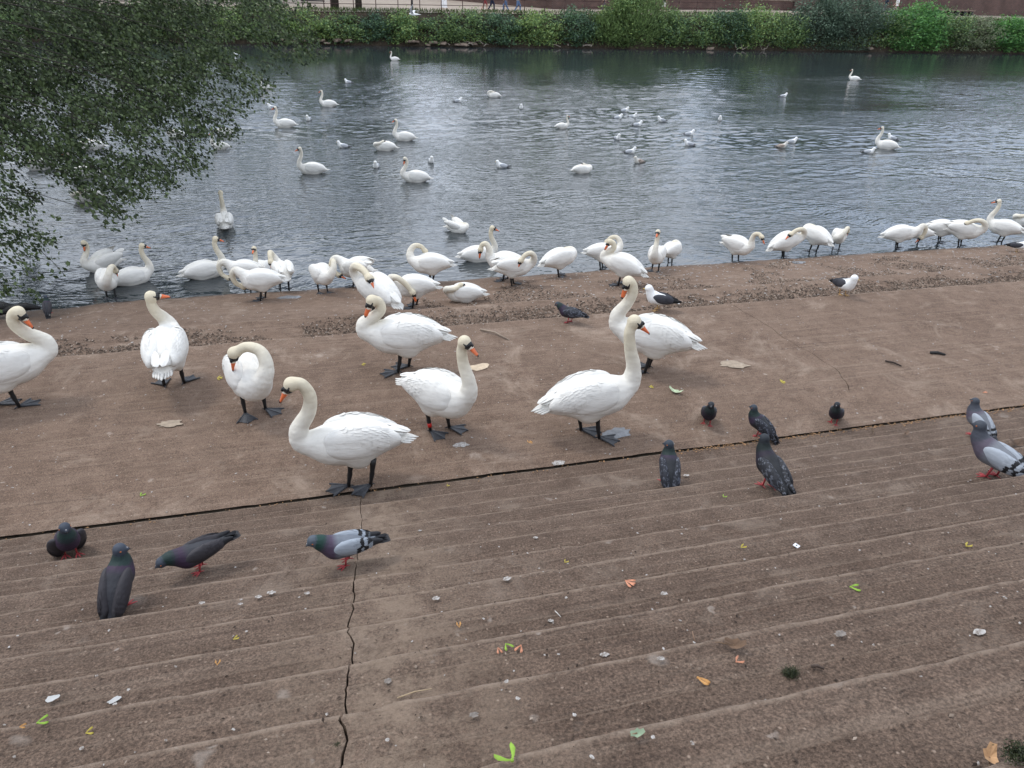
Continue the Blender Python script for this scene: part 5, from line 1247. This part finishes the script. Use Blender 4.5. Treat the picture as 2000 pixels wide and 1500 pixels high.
# sycamore seeds
SM = {'green': plain('green_seed', (.22, .36, .045), .6, .2, 60), 'pink': plain('pink_seed', (.50, .22, .13), .6, .25, 60), 'orange': plain('orange_seed', (.46, .24, .08), .6, .25, 60), 'yellow': plain('yellow_seed', (.42, .34, .06), .6, .25, 60), 'tan': plain('tan_seed', (.33, .22, .11), .7, .25, 60)}
def samara(px, py, k, L1, lab, spread=50, a=0.0, n=2):
    root = bpy.data.objects.new('sycamore_seed', None); COL.objects.link(root); root.location = gp(px, py)+Vector((0, 0, .008)); root.rotation_euler = (0, 0, a); tag(root, lab, 'seed', 'sycamore seeds fallen on the steps')
    for i in range(n):
        t = R_(spread*(i-(n-1)/2)); B = MB(); d = Vector((math.cos(t), math.sin(t), 0)); s_ = Vector((-d.y, d.x, 0)); vs = []
        for u, q in ((0, .10), (.3, .16), (.7, .30), (.92, .22), (1, .04)):
            c = d*L1*u+s_*L1*.10*math.sin(u*3)*(1 if i % 2 else -1); vs += [c+s_*L1*q*.5, c+Vector((0, 0, .003+.002*u)), c-s_*L1*q*.5]
        fs = [(j*3+e, j*3+e+1, j*3+e+4, j*3+e+3) for j in range(4) for e in (0, 1)]; B.poly(vs, fs).build('seed_wing', SM[k], root)
    e = bmesh.new(); bmesh.ops.create_icosphere(e, subdivisions=1, radius=L1*.12); me = bpy.data.meshes.new('seed'); e.to_mesh(me); e.free(); me.materials.append(SM[k]); ob('seed', me, root)
SEEDS = [(1000, 1490, 'green', .036, 'largest bright green winged seed at the bottom edge', 70, 2.0), (988, 1262, 'green', .024, 'green winged seed between two pinkish ones', 60, -1.2), (973, 1270, 'pink', .020, 'pinkish ring-shaped seed left of a green one', 30, -1.5), (1017, 1265, 'pink', .026, 'pinkish winged seed right of a green one', 40, -2.2),
 (897, 1228, 'orange', .02, 'orange seed alone above the three-seed group', 30, 1.5), (1660, 1150, 'green', .030, 'pale green winged seed on the right side of the steps', 50, -.4), (1222, 1138, 'pink', .034, 'spray of pink and orange winged seeds', 22, -.8, 4), (457, 1252, 'yellow', .018, 'yellow seed left of the long crack', 40, .5),
 (425, 1302, 'orange', .018, 'dark orange seed below the yellow one', 40, 1.5), (75, 1416, 'green', .026, 'bright yellow green seed near the bottom left corner', 50, .3), (41, 1424, 'orange', .014, 'tiny orange seed by the bottom left corner', 40, 0), (170, 1436, 'yellow', .018, 'curved yellow seed near the bottom left', 60, .3),
 (1362, 1328, 'orange', .030, 'orange brown seed below the brown leaf', 12, -.9), (1437, 1297, 'pink', .020, 'pink seed between the brown leaf and the moss', 60, .3), (1447, 1072, 'yellow', .024, 'yellow seed pair left of the white plastic tag', 40, .3), (1886, 1070, 'yellow', .026, 'yellowish seed cluster near the right edge', 40, .3),
 (1525, 747, 'yellow', .04, 'yellow green flower cluster on the platform', 35, 0, 5), (1413, 973, 'green', .022, 'green curled seed between the two dark pigeons', 60, .6), (873, 951, 'yellow', .020, 'tiny yellow curled seed just below the joint', 60, .6), (1103, 1101, 'yellow', .018, 'yellow curled seed in the middle of the steps', 60, .6),
 (1033, 866, 'orange', .03, 'orange seed cluster left of the tall-necked swan', 40, .6, 4), (275, 970, 'green', .035, 'green twig seed on the platform above the joint', 60, 1.0), (425, 740, 'yellow', .045, 'yellow green flower bit left of the preening swan', 40, 0, 4), (1268, 757, 'yellow', .04, 'yellow flower bits right of the tall-necked swan', 40, 0, 3), (1920, 768, 'pink', .04, 'pink petal-like seed above the pale pigeon', 15, 0), (707, 713, 'yellow', .035, 'yellow green bit left of the webbed feet', 50, 0, 3)]
for s in SEEDS: samara(*s)
# leaves, twigs, moss
def leaf(px, py, L1, col, lab, a=0, curl=.3, lobes=0, stem=0.0, lift=.012):
    root = bpy.data.objects.new('leaf', None); COL.objects.link(root); root.location = gp(px, py)+Vector((0, 0, lift)); root.rotation_euler = (.12, -.1, a); tag(root, lab, 'leaf')
    n = 14; V = [(0, 0, .0)]; F = []
    for k in range(n):
        t = 2*math.pi*k/n; r = L1*.5*(1+lobes*math.sin(k*2.6)); x, y = math.cos(t)*r, math.sin(t)*r*.55; V.append((x, y, curl*(x*x+y*y)/L1*1.5))
    for k in range(n): F.append((0, 1+k, 1+(k+1) % n))
    me = bpy.data.meshes.new('blade'); me.from_pydata(V, [], F); me.materials.append(plain('leaf_skin', col, .8, .3, 40, .4)); ob('blade', me, root)
    MB().tube([(0, 0, .001), (-L1*.5, 0, .002), (-L1*.5-stem, stem*.3, .001), (-L1*.5-stem*2, stem*.2, 0)], [.0015, .0015, .0012, .001], 5).build('stalk', plain('leaf_stalk', (.2, .13, .08), .8), root)
leaf(1433, 1267, .055, (.13, .08, .05), 'curled brown leaf on the edge of a step', -.5, .9, .15, .01)
leaf(1318, 768, .12, (.42, .50, .33), 'pale green leaf with a long curved stalk on the platform', 2.4, .7, .25, .09)
leaf(1985, 872, .13, (.10, .065, .045), 'dark curled leaf at the right edge beside the pale pigeons', -.5, 1.2, .1, .02)
leaf(1928, 1487, .045, (.42, .25, .13), 'orange brown leaf in the bottom right corner', .8, .9, .2, .01)
leaf(1768, 850, .05, (.15, .10, .07), 'small curled brown leaf on the step right of the three pigeons', .3, 1.1, .2, .01)
leaf(1703, 845, .04, (.13, .09, .06), 'tiny dark leaf just below the joint on the right', 1.3, 1.1, .2, .01)
leaf(1243, 1440, .03, (.20, .26, .17), 'small grey green leaf above the bottom edge', 0, .4, .2, .0)
def twig(px, py, pts, r, col, lab, nm='twig'):
    o = MB().tube(pts, [r, r, r*.6] if len(pts) == 3 else r, 5).build(nm, plain(nm+'_wood', col, .85, .2, 40)); o.location = gp(px, py)+Vector((0, 0, .006)); tag(o, lab, nm)
twig(967, 655, [(-.12, .14, .01), (0, .02, .02), (.10, -.14, .004)], .011, (.28, .22, .17), 'pale stick lying on the platform behind the left-facing swan')
twig(810, 1357, [(-.045, -.004, 0), (0, .002, .003), (.045, .002, .002)], .0018, (.42, .32, .20), 'long straw along a step edge right of the crack', 'straw')
twig(282, 1360, [(-.014, -.008, 0), (0, .002, .006), (.014, .008, .002)], .0016, (.12, .08, .06), 'thin dark twig right of the white scraps')
twig(1353, 1248, [(-.001, -.016, 0), (0, 0, .006), (.002, .012, .012)], .002, (.25, .16, .11), 'short upright stalk left of the brown leaf')
twig(1745, 712, [(-.05, .06, .01), (0, 0, .015), (.04, -.06, .004)], .009, (.04, .03, .025), 'short dark twig on the right of the platform')
twig(1830, 693, [(-.06, .03, .01), (0, 0, .02), (.06, -.04, .01)], .016, (.03, .03, .03), 'black scrap on the platform at the right', 'scrap')
twig(1594, 1308, [(-.012, .006, .002), (0, 0, .007), (.014, -.008, .002)], .004, (.07, .05, .04), 'dark bark bit right of the moss clump', 'bark_bit')
twig(1090, 1205, [(-.004, .022, .0), (0, .006, .003), (.006, -.01, .002)], .0016, (.55, .52, .48), 'thin white twig at a step edge in the middle')
def moss(px, py, r, lab, n=900):
    P = RN.normal(size=(n, 3))*np.array([r*.45, r*.32, r*.28]); P[:, 2] = np.abs(P[:, 2]); o = ob('moss', leaves('moss', P, r*.22, leafmat('moss_green', (.012, .018, .006), (.05, .06, .02)), 3)); o.location = gp(px, py)+Vector((0, 0, .004)); tag(o, lab, 'moss')
moss(1543, 1318, .022, 'dark moss clump with a pink scrap on the steps')
moss(1985, 1478, .028, 'moss tuft in the bottom right corner', 900)
moss(659, 1457, .010, 'small green moss tuft in the long crack', 300)

# ---------------------------------------------------------------- far path furniture and people
def bench(x, y, lab, wood, w=1.8, back=True):
    root = bpy.data.objects.new('bench', None); COL.objects.link(root); root.location = (x, y, zpath(x, y)); tag(root, lab, 'bench')
    for i in range(4): ob('slat', MB().box((0, 0, 0), (w, .09, .04)).mesh('slat', wood, False), root, (0, -.18+.115*i, .45))
    if back:
        for i in range(3): ob('slat', MB().box((0, 0, 0), (w, .03, .10)).mesh('slat', wood, False), root, (0, .24, .60+.14*i))
    for sx in (-1, 1):
        B = MB(); B.box((sx*w*.45, -.18, .22), (.06, .06, .44)).box((sx*w*.45, .22, .45), (.06, .06, .9)).box((sx*w*.45, 0, .62), (.06, .5, .05)); B.build('leg', M['iron'], root, False)
dk = plain('black_painted_wood', (.02, .02, .022), .6, .2)
p = on_y(612, 12, 70.0); bench(p.x, 70.0, 'black bench behind the railing left of the tree trunks', dk, 1.9)
p = on_y(1850, 30, 72.2)
lb = bpy.data.objects.new('low_bench', None); COL.objects.link(lb); lb.location = (p.x, 72.0, zpath(p.x, 72.0)); tag(lb, 'long low stone bench against the tall brick wall', 'bench')
MB().box((0, 0, .5), (6.0, .5, .12)).build('seat', M['stone'], lb, False)
for i in range(7): MB().box((-2.7+.9*i, 0, .22), (.3, .4, .44)).build('support', dk, lb, False)
p = on_y(805, 20, 68.6); root = bpy.data.objects.new('lamp_post', None); COL.objects.link(root); root.location = (p.x, 68.6, zpath(p.x, 68.6)); tag(root, 'slim black lamp post beside the far railing', 'lamp post')
MB().tube([(0, 0, 0), (0, 0, .8), (0, 0, .9), (0, 0, 3.8)], [.09, .09, .055, .045], 8).build('post', dk, root); MB().tube([(0, 0, 3.8), (0, 0, 3.9), (0, 0, 4.25), (0, 0, 4.4)], [.08, .14, .2, .03], 8).build('lantern', dk, root)

SKIN = plain('skin', (.42, .25, .18), .6, .1)
def cloth(name, col): return plain(name, col, .9, .12, 5)
def person(x, y, face, hgt, top, bottom, hair, lab, dress=False, stride=.22, shorts=False, group='people walking on the far path'):
    z = zpath(x, y); root = bpy.data.objects.new('person', None); COL.objects.link(root); root.location = (x, y, z); root.rotation_euler = (0, 0, R_(face-15.8)); k = hgt/1.7; root.scale = (k,)*3
    tag(root, lab, 'person', group)
    hipL, hipR = (0, .09, .88), (0, -.09, .88); kl, kr = (.10+stride*.5, .09, .48), (-stride*.2, -.09, .47); al, ar = (stride, .09, .08), (-stride*1.2, -.09, .12)
    def body(P):
        b = ell(P, (0, 0, 1.18), (.11, .17, .27)); b = smin(b, ell(P, (0, 0, .92), (.12, .165, .13)), .05); b = smin(b, ell(P, (0, 0, 1.36), (.09, .19, .09)), .04)
        b = smin(b, cone(P, (0, 0, 1.40), (.01, 0, 1.52), .055, .05), .03); b = smin(b, ell(P, (.015, 0, 1.60), (.095, .075, .115)), .02); b = smin(b, cone(P, (.09, 0, 1.59), (.12, 0, 1.58), .016, .012), .01)
        for h_, k_, a_ in ((hipL, kl, al), (hipR, kr, ar)):
            b = smin(b, cone(P, h_, k_, .085, .06), .03); b = smin(b, cone(P, k_, a_, .058, .038), .02); b = smin(b, cone(P, a_, (a_[0]+.15, a_[1], a_[2]-.04), .04, .03), .02)
        for s_, q in ((1, -1), (-1, 1)):
            e = (.04*q, .25*s_, 1.14); h_ = (.16*q+.08, .25*s_, .92); b = smin(b, cone(P, (0, .19*s_, 1.39), e, .052, .042), .02); b = smin(b, cone(P, e, h_, .04, .03), .01); b = smin(b, ell(P, (h_[0]+.02, h_[1], h_[2]-.05), (.03, .02, .06)), .02)
        return b
    ks = ('person', stride)
    if ks not in _cache: _cache[ks] = surfnet(body, (-.45, -.34, 0), (.45, .34, 1.78), .024)
    V, F = _cache[ks]; me = np_mesh('body', V, F, SKIN); ob('body', me, root)
    # clothing: offset copies of the body regions
    fc = V[F].mean(1); N = np.zeros_like(V); fn_ = np.cross(V[F[:, 1]]-V[F[:, 0]], V[F[:, 2]]-V[F[:, 0]])
    for i in range(4): np.add.at(N, F[:, i], fn_)
    N /= np.linalg.norm(N, axis=1)[:, None]+1e-9
    arm = (np.abs(fc[:, 1]) > .20) & (fc[:, 2] < 1.30)
    def garment(nm, mask, m, off):
        q = F[mask]; u, inv = np.unique(q, return_inverse=True); ob(nm, np_mesh(nm, V[u]+N[u]*off, inv.reshape(q.shape), m), root)
    garment('top', (fc[:, 2] > .86) & (fc[:, 2] < 1.45) & ~(arm & (fc[:, 2] < 1.16)), top, .014)
    if dress:
        B = MB(); B.tube([(0, 0, 1.05), (0, 0, .85), (.03, 0, .45), (.04, 0, .28)], [(.15, .17), (.21, .20), (.27, .28), (.30, .32)], 14, cap=False).build('skirt', bottom, root)
    else: garment('shorts' if shorts else 'trousers', (fc[:, 2] < .90) & (fc[:, 2] > (.5 if shorts else .12)) & ~arm, bottom, .016)
    garment('shoes', (fc[:, 2] < .10), dk, .012)
    e = bmesh.new(); bmesh.ops.create_uvsphere(e, u_segments=10, v_segments=8, radius=1)
    for v in e.verts: v.co = Vector((v.co.x*.105-.015, v.co.y*.09, v.co.z*.11+1.635-(.06 if v.co.x < 0 else -.012)*1))
    me = bpy.data.meshes.new('hair'); e.to_mesh(me); e.free(); me.materials.append(hair); ob('hair', me, root)
brn = plain('brown_hair', (.05, .03, .02), .7); blk = plain('black_hair', (.012, .01, .01), .7)
wh = cloth('white_cloth', (.75, .73, .72)); jn = cloth('blue_denim', (.10, .16, .28)); nv = cloth('navy_cloth', (.015, .02, .045)); pk = cloth('pink_cloth', (.55, .28, .34)); gy = cloth('grey_cloth', (.12, .11, .12)); rd = cloth('dark_red_cloth', (.22, .05, .05))
def far_p(px, foot, yy): q = on_y(px, foot, yy); return q.x
person(far_p(868, 20, 69.5), 69.5, 180, 1.68, wh, wh, brn, 'person in a long white dress walking on the far path', dress=True)
person(far_p(946, 16, 70.5), 70.5, 0, 1.72, nv, rd, blk, 'person in dark top and dark red legs on the far path', shorts=True)
person(far_p(960, 16, 70.9), 70.9, 0, 1.75, nv, nv, blk, 'person all in navy beside the one with dark red legs')
person(far_p(988, 16, 69.8), 69.8, 180, 1.66, pk, jn, brn, 'person in a pink top and jeans on the far path')
person(far_p(1011, 20, 69.2), 69.2, 0, 1.72, wh, jn, brn, 'person in a white top and jeans striding right')
person(far_p(1297, 20, 69.6), 69.6, 180, 1.75, blk and cloth('black_cloth', (.01, .01, .012)), wh, blk, 'person in a black top and white shorts right of the willow', shorts=True)
person(far_p(1180, 22, 70.2), 70.2, 180, 1.5, gy, gy, brn, 'person in grey mostly hidden left of the willow')
person(far_p(1727, 26, 69.8), 69.8, 180, 1.75, nv, gy, blk, 'person in a navy top pushing a dark pushchair')
person(far_p(1748, 27, 70.2), 70.2, 180, 1.66, wh, pk, brn, 'person in white and pink walking right of the pushchair')
x = far_p(1716, 28, 69.6); pc = bpy.data.objects.new('pushchair', None); COL.objects.link(pc); pc.location = (x, 69.6, zpath(x, 69.6)); tag(pc, 'dark pushchair on the far path between the two bushes', 'pushchair')
for sx in (-.25, .25):
    for sy in (-.22, .22): MB().tube([(sx, sy-.02, .12), (sx, sy+.02, .12)], .12, 12).build('wheel', M['black'], pc)
MB().poly([(-.3, -.2, .35), (.25, -.2, .3), (.3, -.2, .45), (-.35, -.2, .95), (-.3, .2, .35), (.25, .2, .3), (.3, .2, .45), (-.35, .2, .95)], [(0, 1, 2, 3), (7, 6, 5, 4), (0, 4, 5, 1), (1, 5, 6, 2), (2, 6, 7, 3), (3, 7, 4, 0)]).build('seat', dk, pc, False)
MB().tube([(-.25, 0, .12), (.2, 0, .75), (.42, 0, 1.0)], .02, 6).tube([(.25, 0, .12), (-.2, 0, .6)], .02, 6).build('frame', M['iron'], pc)
